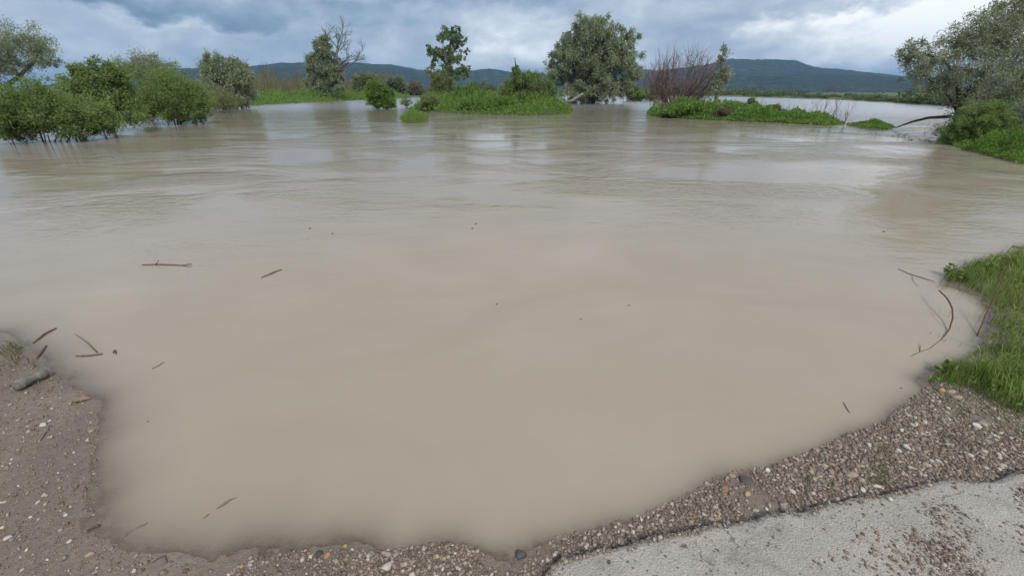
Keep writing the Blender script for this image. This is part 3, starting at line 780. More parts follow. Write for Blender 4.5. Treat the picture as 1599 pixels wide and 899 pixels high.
make_tree('bush', 'small bush hanging over the water at the edge of the leaning tree', 'bush', (20, 226), [(-2, 190, 26, 30)], M['bush'], M['dark_bark'], ncl=60, nlf=120, L=0.10, asp=0.3, droop=0.3, clr=0.25, seed=5, stems=4, twig=0.006)
make_tree('leaning_tree', 'leaning tree with thin grey green foliage rising behind the flooded bushes', 'tree', (-40, 178), [(15, 60, 50, 36), (60, 72, 30, 28), (-30, 80, 50, 50), (20, 100, 34, 24), (70, 96, 24, 10)], M['willow'], M['bark'],
          trunks=[[(-60, 190, 8), (-25, 158, 7), (8, 136, 6), (30, 120, 5), (52, 98, 3.4), (60, 80, 2)], [(30, 120, 3), (14, 90, 2.4), (8, 60, 1.5)], [(52, 98, 2.4), (78, 94, 1.8), (94, 96, 1)]],
          ncl=190, nlf=110, L=0.20, asp=0.22, droop=0.5, clr=0.17, seed=6, twig=0.012, spread=1.25)
make_tree('sparse_tree', 'airy see through tree rising behind the broad rounded bush', 'tree', (225, 172), [(222, 100, 40, 20), (250, 108, 22, 16), (200, 108, 20, 16)], M['willow'], M['bark'],
          trunks=[[(226, 175, 5), (224, 140, 4), (220, 110, 3)], [(224, 140, 3), (245, 112, 2)]], ncl=90, nlf=75, L=0.24, asp=0.24, droop=0.4, clr=0.18, seed=7, spread=1.35)
make_tree('willow_tree', 'drooping pale willow at the end of the flooded bush row', 'tree', (345, 171), [(335, 108, 26, 28), (368, 112, 26, 30), (350, 140, 42, 26), (378, 135, 18, 26)], M['willow'], M['bark'],
          trunks=[[(350, 172, 6), (348, 145, 5), (340, 112, 3)], [(349, 145, 4), (368, 112, 2)]], ncl=170, nlf=150, L=0.34, asp=0.20, droop=0.9, clr=0.19, seed=8)
make_tree('bare_bush', 'greyish half bare thicket at the foot of the drooping willow', 'bush', (330, 176), [(345, 156, 30, 17)], M['olive'], M['dead'], ncl=120, nlf=22, L=0.2, asp=0.25, droop=0.2, clr=0.2, seed=9, stems=9)

# left far bank
def poly_w(lst): return px_poly(lst)
cover('undergrowth', 'bright green undergrowth along the far left bank', 'undergrowth', poly_w([(375, 167), (470, 161.5), (560, 157), (640, 153.5), (640, 151.6), (560, 153), (470, 156), (380, 160)]), 22000, 0.95, 0.34, 0.5, M['nettle'], 41, clump=5, edge=1.2)
cover('reed_bed', 'brown reed bed behind the far left bank', 'reeds', poly_w([(395, 158), (470, 155), (560, 152.5), (640, 151.2), (640, 149.8), (560, 150.6), (400, 152)]), 26000, 3.4, 1.5, 0.07, M['reed'], 42, clump=9, upright=0.9, edge=2.0)
def dead_half(T, r, Y):
    px = (Y / cos(PITCH)) / FPX
    for (x0, y0, x1, y1, ln) in [(520, 112, 545, 96, 34), (522, 104, 540, 80, 32), (520, 96, 530, 68, 30), (524, 112, 560, 100, 36), (516, 90, 520, 58, 26)]:
        a = wp(x0, y0, Y); d = wp(x1, y1, Y) - a
        twigs(T, r, a, d + r.normal(size=3) * 0.6, ln * px * 0.88, 1.5 * px * 0.5, 3, 5, 0.55, 0.04)
make_tree('half_dead_tree', 'tall tree with one leafy half and one half of bare dead branches', 'tree', (515, 158), [(505, 78, 14, 26), (497, 100, 18, 26), (512, 108, 22, 30), (498, 128, 20, 18), (524, 128, 18, 16), (505, 66, 8, 16), (528, 114, 9, 10), (490, 112, 12, 18)], M['willow'], M['bark'],
          trunks=[[(515, 160, 8), (515, 135, 7), (517, 115, 6), (512, 85, 4), (506, 60, 2)], [(517, 118, 5), (530, 108, 4), (545, 98, 2.5)]], ncl=260, nlf=110, L=0.42, asp=0.36, droop=0.4, clr=0.17, seed=10, extra=dead_half, twig=0.02)
make_tree('bush', 'bright green willow bush standing alone in the current', 'bush', (598, 171), [(590, 149, 20, 18), (600, 159, 22, 11), (584, 137, 14, 14), (604, 146, 12, 12)], M['nettle'], M['dark_bark'],
          ncl=150, nlf=130, L=0.26, asp=0.30, droop=0.4, clr=0.2, seed=11, stems=6)
make_tree('bush', 'thin twiggy shrub in the current next to the bright bush', 'bush', (636, 169), [(634, 160, 11, 8)], M['olive'], M['dark_bark'], ncl=50, nlf=12, L=0.2, asp=0.3, droop=0.2, clr=0.3, seed=12, stems=8)
for k, (x, y, lob, mt, lab) in enumerate([
    (575, 153.5, [(572, 132, 20, 18), (565, 142, 12, 12)], 'olive', 'pale green round tree behind the bright bush on the far bank'),
    (620, 152.0, [(618, 134, 15, 12), (610, 143, 16, 8)], 'fargreen', 'dusky green tree on the far bank between two pale ones'),
    (648, 151.5, [(648, 137, 11, 10), (656, 144, 13, 7)], 'reed', 'brownish slender tree on the far bank beneath the hill'),
    (632, 151.3, [(632, 141, 14, 9)], 'grey_leaf', 'low grey green tree on the far bank'),
    (760, 151.2, [(760, 140, 20, 10), (742, 138, 12, 12)], 'fargreen', 'dark low tree seen past the tall poplar'),
    (795, 151.0, [(790, 140, 14, 9)], 'grey_leaf', 'small greyish tree on the far shore behind the island bush')]):
    make_tree('far_tree', lab, 'tree', (x, y), lob, M[mt], M['bark'], ncl=90, nlf=85, L=0.75, asp=0.45, droop=0.2, clr=0.22, seed=20 + k, group='trees on the far bank', twig=0.03)
make_tree('poplar_tree', 'tall open poplar with dark leaf tufts and gaps in its crown', 'tree', (698, 157), [(700, 56, 22, 16), (716, 66, 18, 14), (682, 84, 18, 16), (702, 88, 24, 18), (672, 78, 8, 12), (728, 80, 9, 5), (700, 112, 26, 16), (674, 106, 12, 12), (724, 112, 16, 14), (712, 45, 8, 6)], M['poplar'], M['dark_bark'],
          trunks=[[(699, 160, 7), (700, 125, 6), (701, 95, 5), (704, 60, 2.5)], [(701, 105, 4), (684, 85, 3), (674, 76, 1.5)], [(702, 90, 3), (716, 70, 2)], [(701, 115, 3), (724, 108, 2)]],
          ncl=230, nlf=52, L=0.31, asp=0.75, droop=0.2, clr=0.15, seed=13, twig=0.02)
make_tree('bush', 'pale olive bush under the tall open poplar', 'bush', (690, 165), [(690, 132, 20, 20), (690, 146, 24, 14)], M['olive'], M['bark'], ncl=150, nlf=110, L=0.33, asp=0.25, droop=0.4, clr=0.18, seed=14, stems=6)

# centre island
isl = islands['centre']
cover('undergrowth', 'bright leafy weeds covering the middle island', 'undergrowth', isl, 42000, 0.72, 0.20, 0.55, M['nettle'], 43, clump=1.6, edge=0.9)
make_tree('bush', 'dense rounded bush on the middle island with a bare spike above it', 'bush', (822, 170), [(820, 132, 34, 24), (800, 144, 28, 18), (848, 142, 24, 20), (806, 112, 7, 9)], M['bush'], M['dark_bark'],
          trunks=[[(818, 172, 3.5), (812, 140, 3), (806, 110, 2), (804, 90, 1)]], ncl=280, nlf=120, L=0.24, asp=0.26, droop=0.3, clr=0.16, seed=15)
make_tree('bush', 'grassy olive tuft at the upstream end of the middle island', 'bush', (672, 174), [(670, 162, 16, 10)], M['olive'], M['dark_bark'], ncl=60, nlf=90, L=0.26, asp=0.14, droop=-0.4, clr=0.25, seed=16, stems=5)
make_tree('bush', 'bright green shrub between the olive bush and the middle island bush', 'bush', (735, 171), [(735, 150, 26, 16), (712, 156, 18, 10)], M['nettle'], M['dark_bark'], ncl=130, nlf=110, L=0.24, asp=0.4, droop=0.1, clr=0.2, seed=17, stems=5)
make_tree('bush', 'bushy weeds hump along the front of the middle island', 'bush', (770, 176), [(765, 162, 44, 10)], M['nettle'], M['dark_bark'], ncl=130, nlf=100, L=0.19, asp=0.5, droop=0.1, clr=0.25, seed=18, stems=7)
cover('grass_islet', 'tiny islet of tall green grass rising from the current', 'grass', islands['islet'], 2600, 0.36, 0.26, 0.07, M['nettle'], 44, clump=0.5, upright=0.9, edge=0.3, kind='stuff')

cover('dry_stalks', 'dry brown stalks sticking up through the middle island weeds', 'stalks', islands['centre'], 1100, 1.0, 0.9, 0.03, M['reed'], 51, clump=1.0, upright=0.9, edge=0.2)
make_tree('willow_tree', 'huge dense silvery willow, the biggest tree on the flooded river', 'tree', (925, 162), [(925, 52, 44, 36), (890, 78, 34, 32), (960, 74, 38, 36), (875, 108, 30, 26), (925, 100, 56, 42), (980, 106, 26, 34), (920, 140, 50, 24), (960, 136, 30, 22), (900, 140, 24, 18)], M['willow'], M['dark_bark'],
          trunks=[[(925, 164, 10), (922, 135, 8), (925, 90, 5), (926, 55, 3)], [(922, 140, 6), (895, 105, 4), (885, 80, 2)], [(923, 135, 6), (960, 100, 4), (968, 72, 2)]],
          ncl=560, nlf=120, L=0.44, asp=0.24, droop=0.8, clr=0.125, seed=19, twig=0.02)
def put_sticks(name, label, cat, paths, mat, group=None, sides=6):
    P0 = np.array(paths[0][0][0]); e_ = Tubes()
    for pts, rad in paths: e_.add(pts, rad, sides)
    o = e_.build(name, mat, None, P0); o.location = tuple(P0); return tag(o, label, cat, group)
r = np.random.default_rng(77)
Yl = gp(897, 163)[1]
lp = [wp(x, y, Yl - 1.0) for x, y in [(886, 160), (894, 157), (903, 151), (911, 146)]]
put_sticks('fallen_log', 'bleached dead trunk leaning against the huge willow', 'log', [(lp, [0.26, 0.24, 0.20, 0.14]), ([lp[0], lp[0] + [-1.2, 0.4, 0.7], lp[0] + [-2.0, 0.8, 1.6]], [0.2, 0.12, 0.05])], M['dead'])
make_tree('bush', 'low round green bush beyond the foot of the huge willow', 'bush', (1003, 158), [(1000, 148, 26, 10), (985, 140, 12, 12)], M['bush'], M['dark_bark'], ncl=110, nlf=100, L=0.36, asp=0.4, droop=0.2, clr=0.24, seed=24, stems=6)
# red twig thicket: bare stems fanning out of one stool
def red_bush():
    b = gp(1062, 176); b[2] = 0.1; Y = b[1]; r = np.random.default_rng(88)
    e = empty('twig_bush', tuple(b), 'leafless thicket of thin reddish twigs on the right island', 'bush'); T = Tubes()
    px = (Y / cos(PITCH)) / FPX
    for k in range(130):
        x = r.uniform(1008, 1136); top = 76 + 34 * ((x - 1070) / 64) ** 2 + 26 * r.random() ** 1.6
        s0 = wp(1056 + (x - 1070) * 0.38 + r.normal() * 7, 166 + r.normal() * 1.5, Y + r.normal() * 1.2)
        tp = wp(x + r.normal() * 9, top + abs(r.normal()) * 8, Y + r.normal() * 2.6)
        n = 8; tt = np.linspace(0, 1, n)[:, None]
        bend = np.array([(tp[0] - s0[0]) * 0.35, 0, -0.1 * (tp[2] - s0[2])])
        pts = s0 + (tp - s0) * tt + bend * np.sin(tt * pi) * 0.5 + np.cumsum(r.normal(size=(n, 3)), 0) * 0.035
        T.add(pts, np.linspace(0.026, 0.005, n), 4)
        for q in range(16):
            j = int(r.integers(1, n - 1)); f = r.random()
            st = pts[j] * (1 - f) + pts[j + 1] * f; d = unit(unit(pts[j + 1] - pts[j]) + r.normal(size=3) * 0.55)
            l = r.uniform(0.5, 1.3); T.add([st, st + d * l * 0.5, st + d * l + [0, 0, 0.15 * l]], [0.013, 0.009, 0.004], 3)
    for (x0, y0, x1, y1) in [(1048, 170, 1056, 156), (1054, 171, 1048, 157), (1082, 170, 1086, 155), (1060, 171, 1078, 158), (1046, 170, 1062, 162)]:
        T.add([wp(x0, y0, Y), wp((x0 + x1) / 2 + 1, (y0 + y1) / 2, Y), wp(x1, y1, Y)], [0.17, 0.13, 0.07], 6)
    T.build('trunk', M['redtwig'], e, b)
red_bush()
make_tree('sapling', 'slender green poplar sapling at the edge of the red twigs', 'tree', (1118, 178), [(1128, 92, 9, 22), (1122, 120, 13, 18), (1133, 118, 10, 20), (1115, 140, 16, 14), (1130, 72, 4, 10)], M['grey_leaf'], M['bark'],
          trunks=[[(1112, 180, 3), (1120, 140, 2.4), (1127, 100, 1.6), (1130, 66, 0.8)]], ncl=48, nlf=24, L=0.22, asp=0.45, droop=-0.2, clr=0.26, seed=25, spread=1.2)
isl = islands['right']
cover('undergrowth', 'low bright weeds covering the long right island', 'undergrowth', isl, 44000, 0.46, 0.15, 0.55, M['nettle'], 45, clump=1.1, edge=0.8, hfun=lambda x, y: 1.25 - 0.85 * sstep(10.0, 21.0, x))
cover('dry_stalks', 'dry brown stalks sticking up through the right island weeds', 'stalks', islands['right'], 1100, 0.55, 0.5, 0.03, M['reed'], 52, clump=1.0, upright=0.9, edge=0.2)
make_tree('bush', 'rounded clump of weeds under the red twigs on the right island', 'bush', (1075, 184), [(1080, 172, 34, 11), (1048, 177, 22, 7)], M['nettle'], M['dark_bark'], ncl=150, nlf=110, L=0.17, asp=0.5, droop=0.1, clr=0.22, seed=26, stems=6)
make_tree('bush', 'small upright dark shrub poking above the right island weeds', 'bush', (1175, 185), [(1174, 164, 7, 8), (1176, 174, 11, 8)], M['nettle'], M['dark_bark'], ncl=60, nlf=100, L=0.16, asp=0.5, droop=0.1, clr=0.28, seed=27, stems=4)
make_tree('bush', 'rounded little shrub on the right island beside the upright one', 'bush', (1206, 186), [(1205, 172, 13, 7)], M['bush'], M['dark_bark'], ncl=50, nlf=100, L=0.16, asp=0.5, droop=0.1, clr=0.28, seed=28, stems=4)
make_tree('bush', 'brownish dry clump in the middle of the right island', 'bush', (1132, 187), [(1128, 177, 16, 9)], M['reed'], M['redtwig'], ncl=60, nlf=60, L=0.16, asp=0.2, droop=0.0, clr=0.25, seed=29, stems=8)
cover('undergrowth', 'small low patch of weeds awash off the right island', 'undergrowth', islands['patch'], 4000, 0.13, 0.11, 0.5, M['nettle'], 46, clump=0.6, edge=0.4)
for k, (x, y, h) in enumerate([(1281, 191, 36), (1296, 192, 34), (1318, 194, 20)]):
    r = np.random.default_rng(300 + k); b = gp(x, y); T = Tubes()
    px = (b[1] / cos(PITCH)) / FPX
    for q in range(3): twigs(T, r, [b[0], b[1], -0.05], [r.normal() * .25, r.normal() * .25, 1], h * px * r.uniform(0.6, 1.0), 0.016, 2, 3, 0.4, 0.1)
    o = T.build('bare_shrub', M['redtwig'], None, b); o.location = tuple(b)
    tag(o, ['thin leafless shrub near the tip of the right island', 'taller leafless shrub right at the tip of the right island', 'tiny leafless twigs in the water off the right island'][k], 'shrub')

# right bank
make_tree('leaning_tree', 'large leaning grey leaved tree on the right bank reaching over the water', 'tree', (1500, 214), [(1455, 92, 46, 24), (1500, 70, 44, 32), (1540, 50, 50, 44), (1585, 60, 50, 60), (1520, 112, 60, 30), (1430, 76, 30, 16), (1575, 130, 50, 36), (1590, 10, 44, 30), (1480, 122, 36, 20), (1620, 100, 40, 60), (1436, 108, 34, 20), (1462, 134, 34, 18), (1505, 150, 44, 26), (1420, 92, 20, 14), (1560, 170, 46, 26)], M['grey_leaf'], M['dark_bark'],
          trunks=[[(1496, 218, 9), (1492, 185, 8), (1498, 160, 7), (1530, 120, 5.5), (1565, 80, 4), (1590, 30, 2.5)], [(1494, 172, 5), (1482, 150, 4), (1462, 134, 2.4), (1440, 116, 1.2)], [(1498, 160, 6), (1495, 120, 4), (1470, 92, 2.5), (1430, 80, 1.4)],
                  [(1496, 190, 6), (1540, 170, 5), (1580, 140, 4), (1620, 90, 3)]],
          ncl=760, nlf=56, L=0.105, asp=0.30, droop=0.35, clr=0.15, seed=30, twig=0.006, spread=1.3, wood_scale=0.8)
make_tree('bush', 'round green bush at the foot of the grey leaved leaning tree', 'bush', (1530, 226), [(1532, 184, 40, 26), (1505, 200, 28, 20), (1560, 200, 24, 20)], M['bush'], M['dark_bark'], ncl=260, nlf=120, L=0.075, asp=0.3, droop=0.3, clr=0.17, seed=31, stems=7, twig=0.004)
make_tree('bush', 'greyish bush at the edge of the right bank beside the round green bush', 'bush', (1600, 226), [(1592, 190, 24, 38), (1630, 180, 40, 50)], M['grey_leaf'], M['dark_bark'], ncl=140, nlf=90, L=0.075, asp=0.3, droop=0.3, clr=0.2, seed=32, stems=7, twig=0.004)
make_tree('bare_bush', 'dry brown brush at the tip of the right bank', 'bush', (1478, 216), [(1472, 204, 22, 11)], M['reed'], M['dead'], ncl=90, nlf=16, L=0.06, asp=0.25, droop=0.2, clr=0.25, seed=33, stems=14, twig=0.004)
cover('undergrowth', 'fresh green weeds along the right bank under the bushes', 'undergrowth', islands['right_bank'][:6].tolist() and np.concatenate([islands['right_bank'][:6], [[17, 13.5]], px_poly([(1540, 216), (1486, 214)])]), 26000, 0.36, 0.075, 0.5, M['nettle'], 47, clump=0.5, edge=0.35)
bp = [gp(1384, 197), wp(1400, 197, gp(1400, 200)[1]), wp(1425, 190, 22), wp(1450, 184, 20.5), wp(1482, 181, 19.5)]
bp = [gp(1382, 198, 0.0), gp(1400, 199, 0.12), np.array(wp(1425, 190, gp(1420, 203)[1])), np.array(wp(1450, 184, gp(1450, 206)[1])), np.array(wp(1484, 182, gp(1484, 210)[1]))]
put_sticks('fallen_branch', 'long dark fallen branch arching from the right bank into the water', 'branch', [(bp, [0.02, 0.03, 0.05, 0.06, 0.07])], M['dark_bark'])
for k, (x, y, s) in enumerate([(1368, 213, 0.10), (1417, 218, 0.16), (1440, 219, 0.12), (1402, 214, 0.12), (1452, 222, 0.10)]):
    r = np.random.default_rng(400 + k); b = gp(x, y); T = Tubes()
    for q in range(4): twigs(T, r, [b[0] + r.normal() * .05, b[1], -0.03], [r.normal(), r.normal(), 0.5], s * r.uniform(1, 2), 0.012, 1, 3, 0.6, 0.0)
    o = T.build('drift_twig', M['stick'], None, b); o.location = tuple(b)
    tag(o, 'snagged twig poking out of the water off the right bank', 'twig', 'snagged twigs off the right bank')

# far shore wood beneath the right hill
def far_wood():
    r = np.random.default_rng(55); V_ = []; F_ = []; n0 = 0
    for k in range(230):
        x = r.uniform(1000, 1580); ysh = np.interp(x, [p[0] for p in far_px], [p[1] for p in far_px])
        b = gp(x, ysh - 0.5 - 1.6 * r.random()); px = (b[1] / cos(PITCH)) / FPX
        h = (3.4 + 7 * r.random() ** 2.5 * (0.3 + vnoise(np.array([x / 35.0]), np.array([0.5]), 3)[0])) * px * (1.0 + 0.7 * (x > 1400)); wdt = h * r.uniform(0.7, 1.6); n = 170
        P = np.array([b[0], b[1], h * 0.5]) + ell_sample(n, r, 0.5) * np.array([wdt, wdt, h * 0.5])
        V, F = leaf_quads(P, unit(r.normal(size=(n, 3))), np.full(n, h * 0.28), np.full(n, h * 0.16), r)
        V_.append(V); F_.append(F + n0); n0 += len(V)
    tag(mesh('far_wood', np.concatenate(V_), np.concatenate(F_), M['fargreen']), 'low far wood along the opposite shore beneath the right hill', 'wood', kind='stuff')
far_wood()

# ------------------------------------------------------------------ near right bank: grass, weeds, stems
def grass(name, label, regions, seed, mat, lean=0.35):
    r = np.random.default_rng(seed); Vs = []; Fs = []; n0 = 0
    for poly_px, n, h0, h1, w_ in regions:
        P = scatter_px(poly_px, n, r); z = land_height(P); zz = np.maximum(z, -0.04)
        cl = fbm(P[:, 0] * 5, P[:, 1] * 5, 3, seed) ; ed = sdist(P, px_poly(poly_px)); ok = r.random(n) < np.clip(np.minimum(0.80 + 1.6 * cl, ed / (40 * h1 * 0.05 + 0.02) + 0.10 + 1.2 * cl), 0.02, 1); P, zz, cl = P[ok], zz[ok], cl[ok]; m = len(P)
        h = r.uniform(h0, h1, m) * np.clip(1 + 0.9 * cl, 0.4, 1.6)
        th = r.random(m) * 2 * pi; d = np.column_stack([np.cos(th), np.sin(th), np.zeros(m)]); s = np.column_stack([-np.sin(th), np.cos(th), np.zeros(m)])
        b = np.column_stack([P, zz]); ln = lean * r.uniform(0.2, 2.0, m)
        p1 = b + np.array([0, 0, 1]) * (h * 0.55)[:, None] + d * (h * ln * 0.3)[:, None]
        p2 = b + np.array([0, 0, 1]) * (h * (1 - 0.25 * np.clip(ln, 0, 1)))[:, None] + d * (h * ln)[:, None]
        ww = (w_ * r.uniform(0.6, 1.3, m))[:, None]
        V = np.stack([b - s * ww, b + s * ww, p1 - s * ww * 0.8, p1 + s * ww * 0.8, p2], 1).reshape(-1, 3)
        k = np.arange(m)[:, None] * 5
        F = np.concatenate([k + [0, 1, 3], k + [0, 3, 2], k + [2, 3, 4]])
        Vs.append(V); Fs.append(F + n0); n0 += len(V)
    return tag(mesh(name, np.concatenate(Vs), np.concatenate(Fs), mat), label, 'grass', kind='stuff')
grass('grass', 'lush green grass on the right bank beside the water', [
    ([(1508, 425), (1560, 405), (1640, 385), (1800, 380), (1800, 560), (1640, 680), (1590, 655), (1545, 632), (1510, 588), (1528, 545), (1548, 500), (1528, 465)], 15000, 0.07, 0.20, 0.0022),
    ([(1442, 598), (1470, 570), (1512, 565), (1545, 600), (1560, 640), (1500, 610)], 1300, 0.03, 0.075, 0.0017),
    ([(1470, 432), (1510, 412), (1560, 402), (1560, 440), (1510, 465)], 1500, 0.05, 0.12, 0.002),
    ([(1500, 560), (1600, 560), (1660, 690), (1585, 660)], 2200, 0.05, 0.11, 0.0018),
    ([(1425, 590), (1500, 575), (1640, 640), (1680, 720), (1580, 690), (1480, 660)], 1500, 0.015, 0.055, 0.0014),
    ([(1425, 470), (1475, 405), (1530, 395), (1560, 470), (1560, 560), (1440, 600)], 420, 0.02, 0.08, 0.0014)], 61, M['grass'])
cover('ground_weeds', 'small broad leaved weeds creeping through the right bank grass', 'weeds', px_poly([(1475, 432), (1560, 405), (1640, 385), (1750, 400), (1700, 600), (1620, 670), (1560, 640), (1500, 600), (1450, 600), (1500, 575), (1545, 540), (1560, 490), (1530, 455)]), 4200, 0.10, 0.034, 0.5, M['grass'], 66, clump=0.25, upright=0.15, edge=0.10)
grass('dry_grass', 'straw coloured blades mixed into the right bank grass', [
    ([(1500, 430), (1560, 405), (1640, 385), (1800, 380), (1800, 560), (1640, 680), (1590, 655), (1530, 600), (1528, 545), (1535, 500), (1520, 465)], 1900, 0.06, 0.19, 0.0016),
    ([(1470, 440), (1500, 425), (1530, 470), (1540, 520), (1515, 540), (1500, 480)], 160, 0.05, 0.13, 0.0014)], 64, M['drygrass'], 0.7)
grass('sprouts', 'sparse low green sprouts among the gravel', [
    ([(1340, 715), (1375, 690), (1405, 715), (1385, 765), (1350, 760)], 420, 0.008, 0.024, 0.0011), ([(1455, 690), (1480, 665), (1500, 690), (1470, 705)], 420, 0.010, 0.028, 0.0012), ([(1490, 690), (1540, 680), (1545, 705), (1500, 715)], 320, 0.008, 0.022, 0.001),
    ([(1250, 745), (1270, 735), (1275, 755), (1255, 760)], 130, 0.008, 0.02, 0.001), ([(1400, 640), (1440, 625), (1480, 660), (1420, 665)], 320, 0.006, 0.02, 0.001),
    ([(1365, 745), (1390, 740), (1390, 768), (1365, 768)], 150, 0.008, 0.02, 0.001)], 62, M['drygrass'], 0.8)
grass('sprouts', 'tufts of weedy grass on the mud around the log', [
    ([(-40, 540), (30, 535), (50, 560), (20, 595), (-40, 600)], 420, 0.02, 0.07, 0.0018), ([(42, 570), (58, 560), (62, 580), (45, 590)], 90, 0.03, 0.07, 0.002), ([(38, 600), (70, 592), (78, 612), (45, 618)], 150, 0.012, 0.035, 0.0017),
    ([(10, 545), (35, 540), (35, 565), (12, 565)], 90, 0.03, 0.08, 0.002), ([(95, 590), (108, 588), (110, 602), (97, 600)], 40, 0.01, 0.03, 0.0015)], 63, M['drygrass'], 0.6)
r = np.random.default_rng(91)
for k, (x, y, n, H, lab) in enumerate([(1487, 434, 60, 0.14, 'broad leaved weed at the outer tip of the grassy bank'), (1505, 440, 40, 0.10, 'low leafy weed in the water between bank tip and grass'), (1535, 425, 55, 0.16, 'leafy weed among tall grass beside the dry stem'), (1560, 420, 45, 0.18, 'tall leafy weed at the waterside end of the grass'),
                                      (1478, 585, 30, 0.07, 'small leafy weed at the waterline above the yellow stone')]):
    b = gp(x, y); b[2] = max(hz(b[0], b[1]), -0.01); e = empty('weed', tuple(b), lab, 'plant'); T = Tubes(); P = []; D = []
    for q in range(7):
        d = unit(np.array([r.normal() * 0.6, r.normal() * 0.6, 1.0])); l = H * r.uniform(0.6, 1.1)
        T.add([[0, 0, 0], d * l * 0.5, d * l], [0.003, 0.0022, 0.0012], 4)
        for z in range(n // 7 + 1):
            P.append(d * l * r.uniform(0.3, 1.0)); D.append(unit(np.array([r.normal(), r.normal(), r.normal() * 0.3 + 0.25])))
    T.build('stem', M['drygrass'], e)
    P = np.array(P); L_ = r.uniform(0.035, 0.075, len(P)); V, F = leaf_quads(P, np.array(D), L_, L_ * 0.5, r); mesh('foliage', V, F, M['grass'], e)
def stick_px(name, label, cat, pts, rads, mat, group=None, lift=0.004, side=()):
    P = []
    for q in pts:
        p = gp(q[0], q[1], q[2] if len(q) > 2 else lift)
        if len(q) == 2: p = ground_pt(q[0], q[1]); p[2] = max(p[2], 0) + lift
        P.append(p)
    rads = np.asarray(rads) * 0.72
    k = np.linspace(0, len(P) - 1, len(P) * 4); PP = np.array(P)
    S = np.stack([np.interp(k, np.arange(len(P)), PP[:, a]) for a in range(3)], 1)
    if len(S) > 6: S[1:-1] = (S[:-2] + S[1:-1] * 2 + S[2:]) / 4
    S[1:-1] += rng.normal(size=S[1:-1].shape) * np.array([1, 1, 0.3]) * np.mean(rads) * 0.25
    paths = [(S, np.interp(k, np.arange(len(P)), np.broadcast_to(rads, (len(P),))))]
    for sp in side:
        Q = np.array([gp(x, y, z) for x, y, z in sp]); paths.append((Q, np.linspace(np.mean(rads) * 0.7, np.mean(rads) * 0.3, len(Q))))
    return put_sticks(name, label, cat, paths, mat, group)
stick_px('curved_stem', 'reddish brown curved stem arching out of the water beside the bank', 'stem', [(1466, 453, 0.10), (1478, 464, 0.11), (1487, 480, 0.09), (1488, 497, 0.05), (1482, 515, 0.01), (1470, 530, 0.0), (1450, 545, 0.0), (1436, 549, 0.0), (1422, 556, 0.002)], [0.006, 0.008, 0.0085, 0.008, 0.006, 0.0035, 0.003, 0.003, 0.002], M['redstem'], side=[[(1436, 549, 0.0), (1437, 541, 0.006), (1436, 536, 0.01)]])
stick_px('dry_stem', 'straight dry brown stem leaning out of the grass', 'stem', [(1526, 524, 0.0), (1541, 488, 0.10), (1556, 458, 0.20), (1573, 420, 0.34), (1580, 400, 0.42)], [0.006, 0.006, 0.0055, 0.004, 0.0025], M['redstem'])
stick_px('twig', 'thin forked twig floating off the tip of the grassy bank', 'twig', [(1402, 420), (1420, 428), (1440, 434), (1458, 440)], [0.003, 0.005, 0.005, 0.003], M['stick'], side=[[(1424, 430, 0.01), (1427, 440, 0.005), (1434, 447, 0.002)]])
stick_px('twig', 'short stick in open water beyond the grassy bank', 'twig', [(1580, 385), (1592, 387), (1606, 388)], [0.012, 0.014, 0.012], M['stick'])
stick_px('twig', 'small stick drifting in the shallows near the gravel slope', 'twig', [(1317, 628), (1322, 638), (1327, 645)], [0.002, 0.003, 0.002], M['stick'])
# floating debris
stick_px('twig', 'long straight twig with knots floating on the open water', 'twig', [(222, 414), (244, 413.5), (270, 414), (285, 415), (299, 412)], [0.009, 0.012, 0.011, 0.008, 0.005], M['stick'], side=[[(243, 413, 0.01), (246, 409, 0.035), (248, 406, 0.06)], [(285, 415, 0.0), (293, 416, 0.006), (300, 414, 0.01)]])
stick_px('twig', 'short slanting stick floating near the long knotty twig', 'twig', [(408, 434), (425, 427), (440, 421)], [0.006, 0.014, 0.006], M['stick'])
stick_px('twig', 'forked twig lying in the shallows off the mud bank', 'twig', [(119, 556), (140, 556), (160, 553)], [0.006, 0.011, 0.008], M['stick'], side=[[(152, 550, 0.004), (136, 535, 0.02), (117, 521, 0.035)]])
stick_px('twig', 'dark splinter of wood at the water edge above the log', 'twig', [(52, 536), (70, 522), (88, 513)], [0.006, 0.014, 0.008], M['stick'])
stick_px('twig', 'short dark stick pointing at the log from the water', 'twig', [(58, 560), (65, 550), (73, 540)], [0.006, 0.012, 0.006], M['stick'])
stick_px('twig', 'faint thin twig adrift right of the forked twig', 'twig', [(238, 576), (248, 571), (257, 565)], [0.002, 0.003, 0.002], M['stick'])
stick_px('twig', 'little knob of wood floating beside the forked twig', 'twig', [(177, 551), (180, 547), (181, 553)], [0.007, 0.010, 0.005], M['stick'])
stick_px('twig', 'thin twig lying on the mud below the white stone', 'twig', [(64, 688), (72, 676), (80, 664)], [0.002, 0.003, 0.002], M['stick'])
stick_px('twig', 'dark curled bark piece at the water edge of the mud', 'twig', [(137, 830), (147, 824), (157, 821)], [0.006, 0.010, 0.006], M['stick'], lift=0.008)
stick_px('twig', 'thin forked root on the mud where gravel begins', 'twig', [(236, 880), (248, 872), (258, 868), (262, 878)], [0.002, 0.004, 0.004, 0.002], M['stick'])
stick_px('sunken_branch', 'murky dark branch barely awash in shallow water off the mud', 'branch', [(312, 814, -0.006), (322, 806, 0.000), (331, 800, -0.006), (343, 792, -0.004), (350, 787, 0.000), (362, 779, -0.002), (384, 776, -0.008)], [0.004, 0.007, 0.005, 0.009, 0.011, 0.008, 0.004], M['silted'])
